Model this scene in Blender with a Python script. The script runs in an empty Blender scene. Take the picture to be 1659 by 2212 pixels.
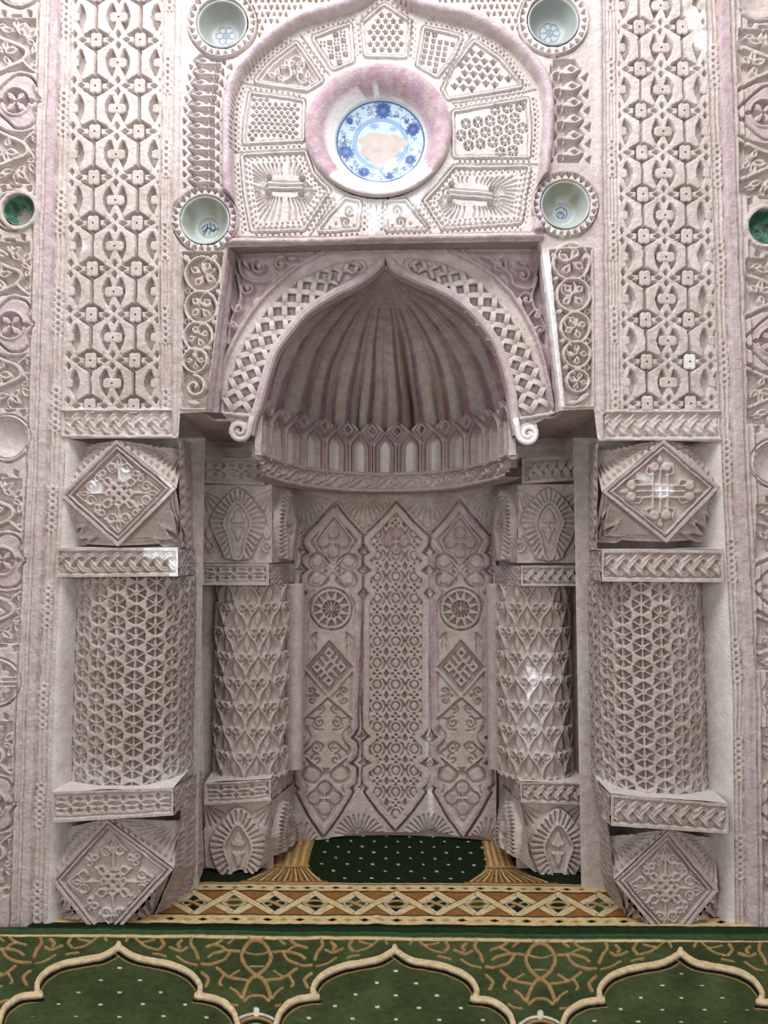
import bpy, math, random
import numpy as np
from mathutils import Vector, Matrix

# ------------------------------------------------------------------ camera, world, lights, exposure
scn = bpy.context.scene
COL = scn.collection
F = 1700.0            # focal length in pixels of the 1659 x 2212 frame
DW = 2.75             # distance camera - wall plane (y = 0)
CZ = 1.185            # camera height above the carpet
SINT = 0.075
COST = math.sqrt(1 - SINT * SINT)

cam_d = bpy.data.cameras.new('camera')
cam = bpy.data.objects.new('camera', cam_d)
COL.objects.link(cam)
cam.location = (0, -DW, CZ)
cam.rotation_euler = (math.pi / 2 + math.asin(SINT), 0, 0)
cam_d.sensor_fit = 'AUTO'
cam_d.sensor_width = 36.0
cam_d.lens = 36.0 * F / 2212.0
cam_d.clip_start = 0.05
scn.camera = cam

world = bpy.data.worlds.new('world')
scn.world = world
world.use_nodes = True
bg = world.node_tree.nodes['Background']
bg.inputs['Color'].default_value = (0.98, 0.985, 1.0, 1)
bg.inputs['Strength'].default_value = 0.29


def area(name, loc, target, sx, sy, power, color):
    l = bpy.data.lights.new(name, 'AREA')
    l.shape = 'RECTANGLE'
    l.size, l.size_y = sx, sy
    l.energy = power
    l.color = color
    o = bpy.data.objects.new(name, l)
    COL.objects.link(o)
    o.location = loc
    d = Vector(target) - Vector(loc)
    o.rotation_euler = d.to_track_quat('-Z', 'Y').to_euler()
    return o


# daylight from the high clerestory windows of the prayer hall, then frontal fill added for the hood
area('window_light_high', (-0.4, -1.5, 4.4), (0.0, 0.1, 1.7), 3.4, 1.2, 142, (0.985, 0.98, 1.0))
area('hall_fill_left', (-2.0, -4.4, 1.6), (0.0, 0.4, 1.9), 1.3, 1.8, 60, (1.0, 0.985, 0.96))  # unseen soft lamp added behind the visitor to brighten the hood
area('hall_fill_right', (1.5, -4.4, 1.6), (0.0, 0.4, 1.9), 1.3, 1.8, 48, (1.0, 0.985, 0.96))  # second added fill lamp, weaker, from the right

scn.view_settings.view_transform = 'Standard'
scn.view_settings.look = 'None'
scn.view_settings.gamma = 1.0
scn.view_settings.use_curve_mapping = False
scn.view_settings.exposure = -0.04

scn.cycles.max_bounces = 5
scn.cycles.diffuse_bounces = 3
scn.cycles.glossy_bounces = 2
scn.cycles.transmission_bounces = 1
scn.cycles.caustics_reflective = False
scn.cycles.caustics_refractive = False

rng = np.random.default_rng(7)
random.seed(7)
PI = math.pi


def lin(r, g, b):
    f = lambda c: (c / 255 / 12.92) if c / 255 <= 0.04045 else ((c / 255 + 0.055) / 1.055) ** 2.4
    return (f(r), f(g), f(b))


# ------------------------------------------------------------------ materials
def nodes_of(name, rough=0.9, spec=0.2):
    m = bpy.data.materials.new(name)
    m.use_nodes = True
    nt = m.node_tree
    b = nt.nodes['Principled BSDF']
    b.inputs['Roughness'].default_value = rough
    b.inputs['Specular IOR Level'].default_value = spec
    return m, nt, b


def noise(nt, scale, detail=4, rough=0.6, vec=None):
    n = nt.nodes.new('ShaderNodeTexNoise')
    n.inputs['Scale'].default_value = scale
    n.inputs['Detail'].default_value = detail
    n.inputs['Roughness'].default_value = rough
    if vec is None:
        g = nt.nodes.new('ShaderNodeNewGeometry')
        vec = g.outputs['Position']
    nt.links.new(vec, n.inputs['Vector'])
    return n.outputs['Fac']


def ramp(nt, fac, stops):
    r = nt.nodes.new('ShaderNodeValToRGB')
    e = r.color_ramp.elements
    while len(e) < len(stops):
        e.new(0.5)
    for i, (p, c) in enumerate(stops):
        e[i].position = p
        e[i].color = (*c, 1) if len(c) == 3 else c
    nt.links.new(fac, r.inputs['Fac'])
    return r.outputs['Color']


def mixc(nt, fac, a, b, mode='MIX'):
    n = nt.nodes.new('ShaderNodeMix')
    n.data_type = 'RGBA'
    n.blend_type = mode
    for i, s in ((0, fac), (6, a), (7, b)):
        if hasattr(s, 'node'):
            nt.links.new(s, n.inputs[i])
        else:
            n.inputs[i].default_value = s if i == 0 else (*s, 1)
    return n.outputs[2]


def mth(nt, op, a, b=0.0, clamp=False):
    n = nt.nodes.new('ShaderNodeMath')
    n.operation = op
    n.use_clamp = clamp
    for i, s in ((0, a), (1, b)):
        if hasattr(s, 'node'):
            nt.links.new(s, n.inputs[i])
        else:
            n.inputs[i].default_value = s
    return n.outputs[0]


def bump(nt, b, h, dist, strength=0.6):
    n = nt.nodes.new('ShaderNodeBump')
    n.inputs['Strength'].default_value = strength
    n.inputs['Distance'].default_value = dist
    nt.links.new(h, n.inputs['Height'])
    nt.links.new(n.outputs['Normal'], b.inputs['Normal'])


def make_stucco():
    m, nt, b = nodes_of('carved_stucco', 0.92, 0.15)
    at = nt.nodes.new('ShaderNodeAttribute')
    at.attribute_name = 'Col'
    sp = nt.nodes.new('ShaderNodeSeparateColor')
    nt.links.new(at.outputs['Color'], sp.inputs['Color'])
    n1 = noise(nt, 5.0, 4, 0.65)
    n2 = noise(nt, 34.0, 3, 0.7)
    n3 = noise(nt, 160.0, 2, 0.6)
    base = ramp(nt, n1, [(0.28, lin(174, 157, 144)), (0.45, lin(190, 178, 170)), (0.58, lin(199, 189, 184)), (0.74, lin(194, 181, 181))])
    blot = ramp(nt, n2, [(0.30, lin(163, 146, 134)), (0.5, lin(194, 181, 176)), (0.7, lin(222, 214, 211))])
    base = mixc(nt, 0.5, base, blot)
    big = ramp(nt, noise(nt, 1.9, 3, 0.62), [(0.42, (0, 0, 0)), (0.62, (1, 1, 1))])
    base = mixc(nt, mth(nt, 'MULTIPLY', big, 0.34), base, lin(164, 148, 136))
    spk = ramp(nt, n3, [(0.56, (0, 0, 0)), (0.72, (1, 1, 1))])
    base = mixc(nt, mth(nt, 'MULTIPLY', spk, 0.36), base, lin(236, 230, 228))
    # remains of purple-red paint, white repair plaster, brown tint (bare plaster, undersides, hood apex)
    pn = ramp(nt, noise(nt, 22.0, 4, 0.75), [(0.33, (0.15, 0.15, 0.15)), (0.62, (1, 1, 1))])
    pc = ramp(nt, noise(nt, 9.0, 2, 0.6), [(0.35, lin(160, 132, 156)), (0.55, lin(176, 142, 160)), (0.7, lin(144, 92, 114))])
    base = mixc(nt, mth(nt, 'MULTIPLY', sp.outputs['Red'], pn, True), base, pc)
    base = mixc(nt, sp.outputs['Blue'], base, lin(122, 98, 78))
    wn = ramp(nt, noise(nt, 26.0, 3, 0.7), [(0.2, (0.45, 0.45, 0.45)), (0.5, (1, 1, 1))])
    base = mixc(nt, mth(nt, 'MULTIPLY', sp.outputs['Green'], wn, True), base, lin(238, 236, 236))
    nt.links.new(base, b.inputs['Base Color'])
    h = mth(nt, 'ADD', noise(nt, 120.0, 3, 0.7), mth(nt, 'MULTIPLY', n2, 1.6))
    bump(nt, b, h, 0.0035, 0.55)
    return m


STUCCO = make_stucco()


def plain(name, col, rough=0.9, var=0.12, scale=60.0, bumpd=0.0):
    m, nt, b = nodes_of(name, rough, 0.3)
    c2 = tuple(max(0.0, c * (1 - var)) for c in col)
    c3 = tuple(min(1.0, c * (1 + var)) for c in col)
    nz = noise(nt, scale, 4, 0.6)
    nt.links.new(ramp(nt, nz, [(0.3, c2), (0.7, c3)]), b.inputs['Base Color'])
    if bumpd:
        bump(nt, b, nz, bumpd)
    return m


def attr_mat(name, rough, spec, bscale=0.0, bdist=0.0, coat=0.0, var=0.0):
    m, nt, b = nodes_of(name, rough, spec)
    at = nt.nodes.new('ShaderNodeAttribute')
    at.attribute_name = 'Col'
    c = at.outputs['Color']
    if var:
        nz = ramp(nt, noise(nt, 45.0, 5, 0.7), [(0.3, (1 - var,) * 3), (0.7, (1 + var * 0.5,) * 3)])
        c = mixc(nt, 1.0, c, nz, 'MULTIPLY')
    nt.links.new(c, b.inputs['Base Color'])
    if coat:
        b.inputs['Coat Weight'].default_value = coat
        b.inputs['Coat Roughness'].default_value = 0.06
    if bscale:
        bump(nt, b, noise(nt, bscale, 3, 0.7), bdist, 0.7)
    return m


CARPET = attr_mat('carpet_pile', 1.0, 0.05, 420.0, 0.004, 0.0, 0.35)
GLAZE = attr_mat('glazed_ceramic', 0.38, 0.3, 0, 0, 0.12, 0.06)


# ------------------------------------------------------------------ projection helpers: where a measured point stands in the room
def ray(px, py):
    a = (np.asarray(px, float) - 829.5) / F
    b = (1106.0 - np.asarray(py, float)) / F
    return a, COST - b * SINT, SINT + b * COST


def P(px, py, Y):
    """world point at depth Y (y coordinate) seen at this place of the photograph"""
    dx, dy, dz = ray(px, py)
    t = (Y + DW) / dy
    return np.stack([dx * t, np.broadcast_to(np.asarray(Y, float), np.shape(t)) + 0 * t, CZ + dz * t], -1)


def V3(px, py, Y):
    return Vector(tuple(float(c) for c in P(px, py, Y)))


def Zat(py, Y):
    return float(P(829.5, py, Y)[2])


def Xat(px, py, Y):
    return float(P(px, py, Y)[0])


def floor_pt(px, py, z=0.0):
    dx, dy, dz = ray(px, py)
    t = (z - CZ) / dz
    return np.stack([dx * t, dy * t - DW, np.full(np.shape(t), z)], -1)


def s_vert(Y):
    def f(X, Yp):
        p = P(X, Yp, Y)
        n = np.zeros_like(p)
        n[..., 1] = -1
        return p, n, (DW + Y) / F
    return f


def s_plane(a, b, c):
    """plane through three measured points (px, py, depth)"""
    A, B, C = (P(*q) for q in (a, b, c))
    n = np.cross(B - A, C - A)
    n /= np.linalg.norm(n)
    eye = np.array([0, -DW, CZ])
    if np.dot(n, eye - A) < 0:
        n = -n
    k = np.dot(n, A - eye)

    def f(X, Yp):
        dx, dy, dz = ray(X, Yp)
        t = k / (n[0] * dx + n[1] * dy + n[2] * dz)
        p = np.stack([dx * t, dy * t - DW, CZ + dz * t], -1)
        return p, np.broadcast_to(n, p.shape), (DW + float(A[1])) / F
    return f


def s_curve(g, dg):
    """vertical wall whose plan is y = g(x)"""
    def f(X, Yp):
        dx, dy, dz = ray(X, Yp)
        yy = np.full(np.shape(dx), float(g(0.0)))
        for _ in range(25):
            t = (yy + DW) / dy
            yy = 0.5 * yy + 0.5 * g(dx * t)
        t = (yy + DW) / dy
        x = dx * t
        s = dg(x)
        n = np.stack([s, -np.ones_like(s), np.zeros_like(s)], -1)
        n /= np.linalg.norm(n, axis=-1, keepdims=True)
        return np.stack([x, yy, CZ + dz * t], -1), n, (DW + 0.8) / F
    return f


def s_cyl(cx, cy, r, Yref, a0=0.0):
    """upright cylinder; first coordinate = arc length in photo pixels at depth Yref, second = photo row there"""
    k = (DW + Yref) / F

    def f(U, Vp):
        ang = U * k / r + a0
        z = P(829.5 + 0 * Vp, Vp, Yref)[..., 2]
        p = np.stack([cx + r * np.sin(ang), cy - r * np.cos(ang), z], -1)
        n = np.stack([np.sin(ang), -np.cos(ang), 0 * ang], -1)
        return p, n, k
    return f


def s_prof(plan, Yref, vref=1450):
    """upright shaft of any plan: plan = (px, depth) points along the curve; first coordinate = arc length in px"""
    k = (DW + Yref) / F
    q = np.array([P(a, vref, b)[:2] for a, b in plan])
    t = np.linspace(0, len(q) - 1, 400)
    pts = np.array([smooth([tuple(v) for v in q], 24)]).reshape(-1, 2)
    s_ = np.concatenate([[0], np.cumsum(np.hypot(*(pts[1:] - pts[:-1]).T))])
    tan = np.gradient(pts, axis=0)
    tan /= np.linalg.norm(tan, axis=1, keepdims=True)
    L = s_[-1] / k

    def f(U, Vp):
        a = U * k
        x, y = np.interp(a, s_, pts[:, 0]), np.interp(a, s_, pts[:, 1])
        tx, ty = np.interp(a, s_, tan[:, 0]), np.interp(a, s_, tan[:, 1])
        z = P(829.5 + 0 * Vp, Vp, Yref)[..., 2]
        return np.stack([x, y, z], -1), np.stack([ty, -tx, 0 * x], -1), k
    return f, L


# ------------------------------------------------------------------ signed distances
def sd_poly(X, Y, pts):
    pts = [(float(a), float(b)) for a, b in pts]
    d = np.full(X.shape, 1e18, X.dtype)
    s = np.ones(X.shape, X.dtype)
    n = len(pts)
    for i in range(n):
        x0, y0 = pts[i]
        x1, y1 = pts[i - 1]
        ex, ey = x1 - x0, y1 - y0
        wx, wy = X - x0, Y - y0
        L = ex * ex + ey * ey + 1e-12
        t = np.clip((wx * ex + wy * ey) / L, 0, 1)
        bx, by = wx - ex * t, wy - ey * t
        np.minimum(d, bx * bx + by * by, out=d)
        c1 = Y >= y0
        c2 = Y < y1
        c3 = ex * wy > ey * wx
        flip = (c1 & c2 & c3) | (~c1 & ~c2 & ~c3)
        s[flip] *= -1
    return s * np.sqrt(d)


def sd_line(X, Y, pts, closed=False):
    d = np.full(X.shape, 1e18, X.dtype)
    n = len(pts)
    for i in range(n if closed else n - 1):
        x0, y0 = float(pts[i][0]), float(pts[i][1])
        x1, y1 = float(pts[(i + 1) % n][0]), float(pts[(i + 1) % n][1])
        ex, ey = x1 - x0, y1 - y0
        wx, wy = X - x0, Y - y0
        L = ex * ex + ey * ey + 1e-12
        t = np.clip((wx * ex + wy * ey) / L, 0, 1)
        bx, by = wx - ex * t, wy - ey * t
        np.minimum(d, bx * bx + by * by, out=d)
    return np.sqrt(d)


def ss(d, e):
    t = np.clip(0.5 - d / (2 * e), 0, 1)
    return t * t * (3 - 2 * t)


def vnoise(X, Y, cell, seed):
    """smooth value noise in -1..1"""
    r = np.random.default_rng(seed)
    g = r.uniform(-1, 1, (64, 64))
    u, v = X / cell + 977.3, Y / cell + 531.7
    i, j = np.floor(u).astype(int), np.floor(v).astype(int)
    fu, fv = u - i, v - j
    fu, fv = fu * fu * (3 - 2 * fu), fv * fv * (3 - 2 * fv)
    i0, j0, i1, j1 = i % 64, j % 64, (i + 1) % 64, (j + 1) % 64
    return (g[j0, i0] * (1 - fu) + g[j0, i1] * fu) * (1 - fv) + (g[j1, i0] * (1 - fu) + g[j1, i1] * fu) * fv


def smooth(pts, n=6, closed=False):
    """Catmull-Rom through the points"""
    q = [np.array(p, float) for p in pts]
    N = len(q)
    out = []
    rngi = range(N) if closed else range(N - 1)
    for i in rngi:
        if closed:
            p0, p1, p2, p3 = q[i - 1], q[i], q[(i + 1) % N], q[(i + 2) % N]
        else:
            p1, p2 = q[i], q[i + 1]
            p0 = q[i - 1] if i else 2 * p1 - p2
            p3 = q[i + 2] if i + 2 < N else 2 * p2 - p1
        for k in range(n):
            t = k / n
            out.append(tuple(0.5 * (2 * p1 + (p2 - p0) * t + (2 * p0 - 5 * p1 + 4 * p2 - p3) * t * t + (3 * p1 - p0 - 3 * p2 + p3) * t ** 3)))
    if not closed:
        out.append(tuple(q[-1]))
    return out


def resample(pts, step, off=0.0):
    p = np.array(pts, float)
    seg = np.hypot(*(p[1:] - p[:-1]).T)
    s = np.concatenate([[0], np.cumsum(seg)])
    n = max(1, int((s[-1] - off) / step))
    t = off + (np.arange(n) + 0.5) * (s[-1] - off) / n
    x, y = np.interp(t, s, p[:, 0]), np.interp(t, s, p[:, 1])
    x2, y2 = np.interp(t + 0.5, s, p[:, 0]), np.interp(t + 0.5, s, p[:, 1])
    x1, y1 = np.interp(t - 0.5, s, p[:, 0]), np.interp(t - 0.5, s, p[:, 1])
    return [(x[i], y[i], math.atan2(y2[i] - y1[i], x2[i] - x1[i])) for i in range(n)]


def leafpts(x, y, ang, ln, wd, n=6, fat=0.42):
    """leaf outline: tip at (x,y)+ln along ang"""
    c, s = math.cos(ang), math.sin(ang)
    out = []
    up = []
    for i in range(n + 1):
        t = i / n
        w = wd / 2 * math.sin(PI * t ** (math.log(0.5) / math.log(fat)))
        up.append((t * ln, w))
    for a, b in up + [(a, -b) for a, b in up[-2:0:-1]]:
        out.append((x + a * c - b * s, y + a * s + b * c))
    return out


def spiralpts(x, y, r, turns, a0, dirn=1, n=26, r1=0.12):
    return [(x + r * (1 - (1 - r1) * t) * math.cos(a0 + dirn * 2 * PI * turns * t), y + r * (1 - (1 - r1) * t) * math.sin(a0 + dirn * 2 * PI * turns * t)) for t in np.linspace(0, 1, n)]


def circ(x, y, r, n=20, ry=None, a0=0.0):
    ry = ry or r
    return [(x + r * math.cos(a0 + 2 * PI * i / n), y + ry * math.sin(a0 + 2 * PI * i / n)) for i in range(n)]


# ------------------------------------------------------------------ carved relief on a measured grid (heights in photo pixels)
DEEP = 1.7


class Fld:
    def __init__(s, x0, y0, x1, y1, step=2.0, xs=None, ys=None, warp=0.8, rough=0.35, seed=1):
        s.xs = np.linspace(x0, x1, max(2, int(round((x1 - x0) / step)) + 1)) if xs is None else np.asarray(xs, float)
        s.ys = np.linspace(y0, y1, max(2, int(round((y1 - y0) / step)) + 1)) if ys is None else np.asarray(ys, float)
        s.PX, s.PY = np.meshgrid(s.xs, s.ys)
        s.X = s.PX + warp * vnoise(s.PX, s.PY, 17, seed) + warp * 1.2 * vnoise(s.PX, s.PY, 60, seed + 5)
        s.Y = s.PY + warp * vnoise(s.PX, s.PY, 17, seed + 9) + warp * 1.2 * vnoise(s.PX, s.PY, 60, seed + 14)
        s.X, s.Y = s.X.astype(np.float32), s.Y.astype(np.float32)
        s.H = np.zeros(s.PX.shape)
        s.C = np.zeros(s.PX.shape + (3,))
        s.rough = rough
        s.seed = seed
        s.e = 1.5
        s.step = step

    def w(s, x0, y0, x1, y1, pad=5):
        i0, i1 = np.searchsorted(s.xs, [x0 - pad, x1 + pad])
        j0, j1 = np.searchsorted(s.ys, [y0 - pad, y1 + pad])
        return (slice(j0, j1), slice(i0, i1))

    def wp(s, pts, pad=5):
        p = np.asarray(pts, float)
        return s.w(p[:, 0].min(), p[:, 1].min(), p[:, 0].max(), p[:, 1].max(), pad)

    def put(s, k, a, lev):
        if s.H[k].size:
            s.H[k] += (lev - s.H[k]) * a

    def poly(s, pts, lev, e=None):
        k = s.wp(pts)
        if s.H[k].size:
            s.put(k, ss(sd_poly(s.X[k], s.Y[k], pts), e or s.e), lev)

    def polyadd(s, pts, dh, e=None):
        k = s.wp(pts)
        if s.H[k].size:
            s.H[k] += dh * ss(sd_poly(s.X[k], s.Y[k], pts), e or s.e)

    def pillow(s, pts, lev, h, rad, e=None):
        """raised piece with rounded top"""
        k = s.wp(pts)
        if s.H[k].size:
            d = sd_poly(s.X[k], s.Y[k], pts)
            a = ss(d, e or s.e)
            t = np.clip(-d / rad, 0, 1)
            s.put(k, a, lev + h * (1 - (1 - t) ** 2))

    def line(s, pts, wd, lev, closed=False, e=None):
        k = s.wp(pts, wd + 4)
        if s.H[k].size:
            s.put(k, ss(sd_line(s.X[k], s.Y[k], pts, closed) - wd / 2, e or s.e), lev)

    def lineadd(s, pts, wd, dh, closed=False, e=None):
        k = s.wp(pts, wd + 4)
        if s.H[k].size:
            s.H[k] += dh * ss(sd_line(s.X[k], s.Y[k], pts, closed) - wd / 2, e or s.e)

    def ridge(s, pts, wd, base, h, closed=False):
        """half-round rib"""
        k = s.wp(pts, wd + 4)
        if s.H[k].size:
            d = sd_line(s.X[k], s.Y[k], pts, closed) / (wd / 2)
            a = ss((d - 1) * wd / 2, s.e)
            s.put(k, a, base + h * np.sqrt(np.clip(1 - d * d, 0, 1)))

    def disc(s, x, y, r, lev, ry=None, e=None):
        k = s.w(x - r, y - (ry or r), x + r, y + (ry or r))
        if s.H[k].size:
            q = r / (ry or r)
            d = np.hypot(s.X[k] - x, (s.Y[k] - y) * q) - r
            s.put(k, ss(d, e or s.e), lev)

    def ring(s, x, y, r, wd, lev, e=None):
        k = s.w(x - r - wd, y - r - wd, x + r + wd, y + r + wd)
        if s.H[k].size:
            d = np.abs(np.hypot(s.X[k] - x, s.Y[k] - y) - r) - wd / 2
            s.put(k, ss(d, e or s.e), lev)

    def leaf(s, x, y, ang, ln, wd, lev, e=None, fat=0.42):
        s.poly(leafpts(x, y, ang, ln, wd, fat=fat), lev, e)

    def paint(s, pts, ch, amt=1.0, e=6.0):
        k = s.wp(pts, 8)
        if s.H[k].size:
            a = ss(sd_poly(s.X[k], s.Y[k], pts), e) * amt
            s.C[k + (ch,)] = np.maximum(s.C[k + (ch,)], a)

    def paintline(s, pts, wd, ch, amt=1.0, e=4.0, closed=False):
        k = s.wp(pts, wd + 8)
        if s.H[k].size:
            a = ss(sd_line(s.X[k], s.Y[k], pts, closed) - wd / 2, e) * amt
            s.C[k + (ch,)] = np.maximum(s.C[k + (ch,)], a)

    def beads(s, path, step=11, wd=16, hole=2.6, lev=0.0, dep=6.0):
        """bead strip: scalloped edges and a row of drilled holes"""
        q = [(p[0], p[1]) for p in path]
        for (x, y, a) in resample(q, step):
            nx, ny = -math.sin(a), math.cos(a)
            tx, ty = math.cos(a) * step / 2, math.sin(a) * step / 2
            s.disc(x, y, hole, lev - dep, e=1.1)
            for sg in (1, -1):
                s.disc(x + nx * sg * wd * 0.5 + tx, y + ny * sg * wd * 0.5 + ty, 1.6, lev - dep * 0.45, e=1.1)

    def plait(s, x0, y0, x1, y1, L, base, h, n=3, fill=0.37, ang=0.0, cx=None, cy=None, phase=0.0):
        """n-strand plait in a box"""
        k = s.w(x0, y0, x1, y1, 0)
        X, Y = s.X[k], s.Y[k]
        if not X.size:
            return
        mid, A = (y0 + y1) / 2, (y1 - y0) / 2
        wd = A * fill * 2 / 2.0
        A = A - wd * 0.85
        out = np.full(X.shape, float(base))
        for i in range(n):
            t = 2 * PI * (X / L + i / n + phase)
            v = A * np.sin(t) * (1 - 0.10 * np.cos(2 * t))
            sl = A * np.cos(t) * 2 * PI / L
            d = np.abs(Y - mid - v) / np.sqrt(1 + sl * sl)
            z = base + h * (0.66 + 0.34 * np.sin(2 * t))
            pr = np.clip((wd - d) / 2.6, 0, 1)
            pr = pr * pr * (3 - 2 * pr)
            groove = 1 - 0.16 * np.exp(-(d / 2.0) ** 2)
            out = np.maximum(out, base + (z - base) * pr * groove)
        s.H[k] = out

    def emit(s, name, surf, parent=None, mat=None, keep=None, cut=None, labels=None, fine=True):
        """build meshes.  keep/cut: outline polygons (snapped).  labels: int per cell -> dict label: (name,parent)"""
        X, Y = s.PX.copy(), s.PY.copy()
        q = np.ones((len(s.ys) - 1, len(s.xs) - 1), bool)
        for pts, sign in ((keep, 1), (cut, -1)):
            if pts is None:
                continue
            d = sd_poly(X, Y, pts) * sign
            inside = d < 0
            anyin = inside[:-1, :-1] | inside[1:, :-1] | inside[:-1, 1:] | inside[1:, 1:]
            q &= anyin
            m = ~inside & (d < 40)
            px, py = X[m], Y[m]
            best = np.full(px.shape, 1e18)
            bx, by = px.copy(), py.copy()
            n = len(pts)
            for i in range(n):
                x0, y0 = pts[i]
                x1, y1 = pts[(i + 1) % n]
                ex, ey = x1 - x0, y1 - y0
                t = np.clip(((px - x0) * ex + (py - y0) * ey) / (ex * ex + ey * ey + 1e-12), 0, 1)
                cx, cy = x0 + ex * t, y0 + ey * t
                dd = (px - cx) ** 2 + (py - cy) ** 2
                u = dd < best
                best[u], bx[u], by[u] = dd[u], cx[u], cy[u]
            ok = best < (2.3 * s.step) ** 2
            X[m] = np.where(ok, bx, px)
            Y[m] = np.where(ok, by, py)
        H = s.H
        if fine:
            H = H + s.rough * (vnoise(X, Y, 5.3, s.seed + 31) + 1.3 * vnoise(X, Y, 23, s.seed + 32) + 2.0 * vnoise(X, Y, 90, s.seed + 33))
        p, n, k = surf(X, Y)
        H = H * DEEP
        p = p + n * (H * k)[..., None]
        res = []
        if labels is None:
            return grid_mesh(name, p, q, s.C, mat or STUCCO, parent)
        made = {}
        for lab, (nm, par, kw) in labels[1].items():
            qq = q & (labels[0] == lab)
            if qq.any():
                par = made[par] if isinstance(par, int) else par
                made[lab] = o = grid_mesh(nm, p, qq, s.C, mat or STUCCO, par)
                if kw:
                    tag(o, **kw)
                res.append(o)
        return res


def grid_mesh(name, p, q, C, mat, parent):
    ny, nx = p.shape[:2]
    idx = np.arange(ny * nx).reshape(ny, nx)
    jj, ii = np.nonzero(q)
    f = np.stack([idx[jj, ii], idx[jj + 1, ii], idx[jj + 1, ii + 1], idx[jj, ii + 1]], -1)
    used = np.zeros(ny * nx, bool)
    used[f.ravel()] = True
    remap = np.cumsum(used) - 1
    co = p.reshape(-1, 3)[used]
    f = remap[f]
    # face the viewer
    c0 = co[f[:, 0]]
    nr = np.cross(co[f[:, 2]] - c0, co[f[:, 3]] - co[f[:, 1]])
    if np.sum(np.einsum('ij,ij->i', nr, np.array([0, -DW, CZ]) - c0)) < 0:
        f = f[:, ::-1]
    me = bpy.data.meshes.new(name)
    me.vertices.add(len(co))
    me.vertices.foreach_set('co', co.astype(np.float32).ravel())
    me.loops.add(len(f) * 4)
    me.loops.foreach_set('vertex_index', f.astype(np.int32).ravel())
    me.polygons.add(len(f))
    me.polygons.foreach_set('loop_start', np.arange(0, len(f) * 4, 4, dtype=np.int32))
    me.polygons.foreach_set('use_smooth', np.ones(len(f), bool))
    if C is not None:
        ca = me.color_attributes.new('Col', 'FLOAT_COLOR', 'POINT')
        cc = np.ones((len(co), 4), np.float32)
        cc[:, :3] = C.reshape(-1, 3)[used]
        ca.data.foreach_set('color', cc.ravel())
    me.update()
    return link(name, me, mat, parent)


def link(name, me, mat, parent=None):
    if mat is not None and not me.materials:
        me.materials.append(mat)
    o = bpy.data.objects.new(name, me)
    COL.objects.link(o)
    if parent is not None:
        adopt(o, parent)
    return o


def adopt(o, parent):
    o.parent = parent
    o.matrix_parent_inverse = WM[parent.name].inverted() if parent.name in WM else Matrix.Identity(4)


WM = {}


def tag(o, label=None, category=None, group=None, kind=None):
    if label:
        o['label'] = label
    if category:
        o['category'] = category
    if group:
        o['group'] = group
    if kind:
        o['kind'] = kind
    return o


def thing(name, loc, label, category, group=None, kind=None):
    o = bpy.data.objects.new(name, None)
    COL.objects.link(o)
    o.location = loc
    o.empty_display_size = 0.05
    WM[o.name] = Matrix.Translation(Vector(loc))
    return tag(o, label, category, group, kind or 'thing')


def raw_mesh(name, verts, faces, mat=None, parent=None, cols=None, smooth_=True):
    me = bpy.data.meshes.new(name)
    me.from_pydata([tuple(float(c) for c in v) for v in verts], [], faces)
    if smooth_:
        me.polygons.foreach_set('use_smooth', np.ones(len(faces), bool))
    ca = me.color_attributes.new('Col', 'FLOAT_COLOR', 'POINT')
    cc = np.zeros((len(verts), 4), np.float32)
    cc[:, 3] = 1
    if cols is not None:
        cc[:, :3] = cols
    ca.data.foreach_set('color', cc.ravel())
    me.update()
    return link(name, me, mat or STUCCO, parent)


def prism_mesh(name, pts, h, bev, k, paint=0.0, white=0.0):
    """block carved proud of a wall: outline pts (photo px around 0,0), height h px, bevel bev px, k metres per px"""
    p = np.array(pts, float)
    area2 = np.sum(p[:, 0] * np.roll(p[:, 1], -1) - np.roll(p[:, 0], -1) * p[:, 1])
    if area2 < 0:
        p = p[::-1]
    n = len(p)
    nx = np.roll(p, -1, 0) - p
    nx /= np.linalg.norm(nx, axis=1, keepdims=True) + 1e-9
    nrm = np.stack([-nx[:, 1], nx[:, 0]], -1)
    pv = np.roll(nrm, 1, 0)
    b = nrm + pv
    b /= np.maximum(0.5, np.sum(b * nrm, 1, keepdims=True) * 1.0)
    inner = p + b * bev * 0.5
    rings = [(p, -h), (p, h - bev), (p + b * bev * 0.18, h - bev * 0.3), (inner + b * bev * 0.5, h)]
    v, f = [], []
    for r, z in rings:
        for x, y in r:
            v.append((x * k, -z * k, -y * k))
    for a in range(len(rings) - 1):
        for i in range(n):
            j = (i + 1) % n
            f.append((a * n + i, a * n + j, (a + 1) * n + j, (a + 1) * n + i))
    f.append(tuple(range((len(rings) - 1) * n, len(rings) * n)))
    me = bpy.data.meshes.new(name)
    me.from_pydata(v, [], f)
    ca = me.color_attributes.new('Col', 'FLOAT_COLOR', 'POINT')
    cc = np.zeros((len(v), 4), np.float32)
    cc[:, 0], cc[:, 1], cc[:, 3] = paint, white, 1
    ca.data.foreach_set('color', cc.ravel())
    me.materials.append(STUCCO)
    me.update()
    return me


def place(name, me, loc, parent, roty=0.0):
    o = bpy.data.objects.new(name, me)
    COL.objects.link(o)
    o.location = loc
    o.rotation_euler = (0, roty, 0)
    adopt(o, parent)
    return o


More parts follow.
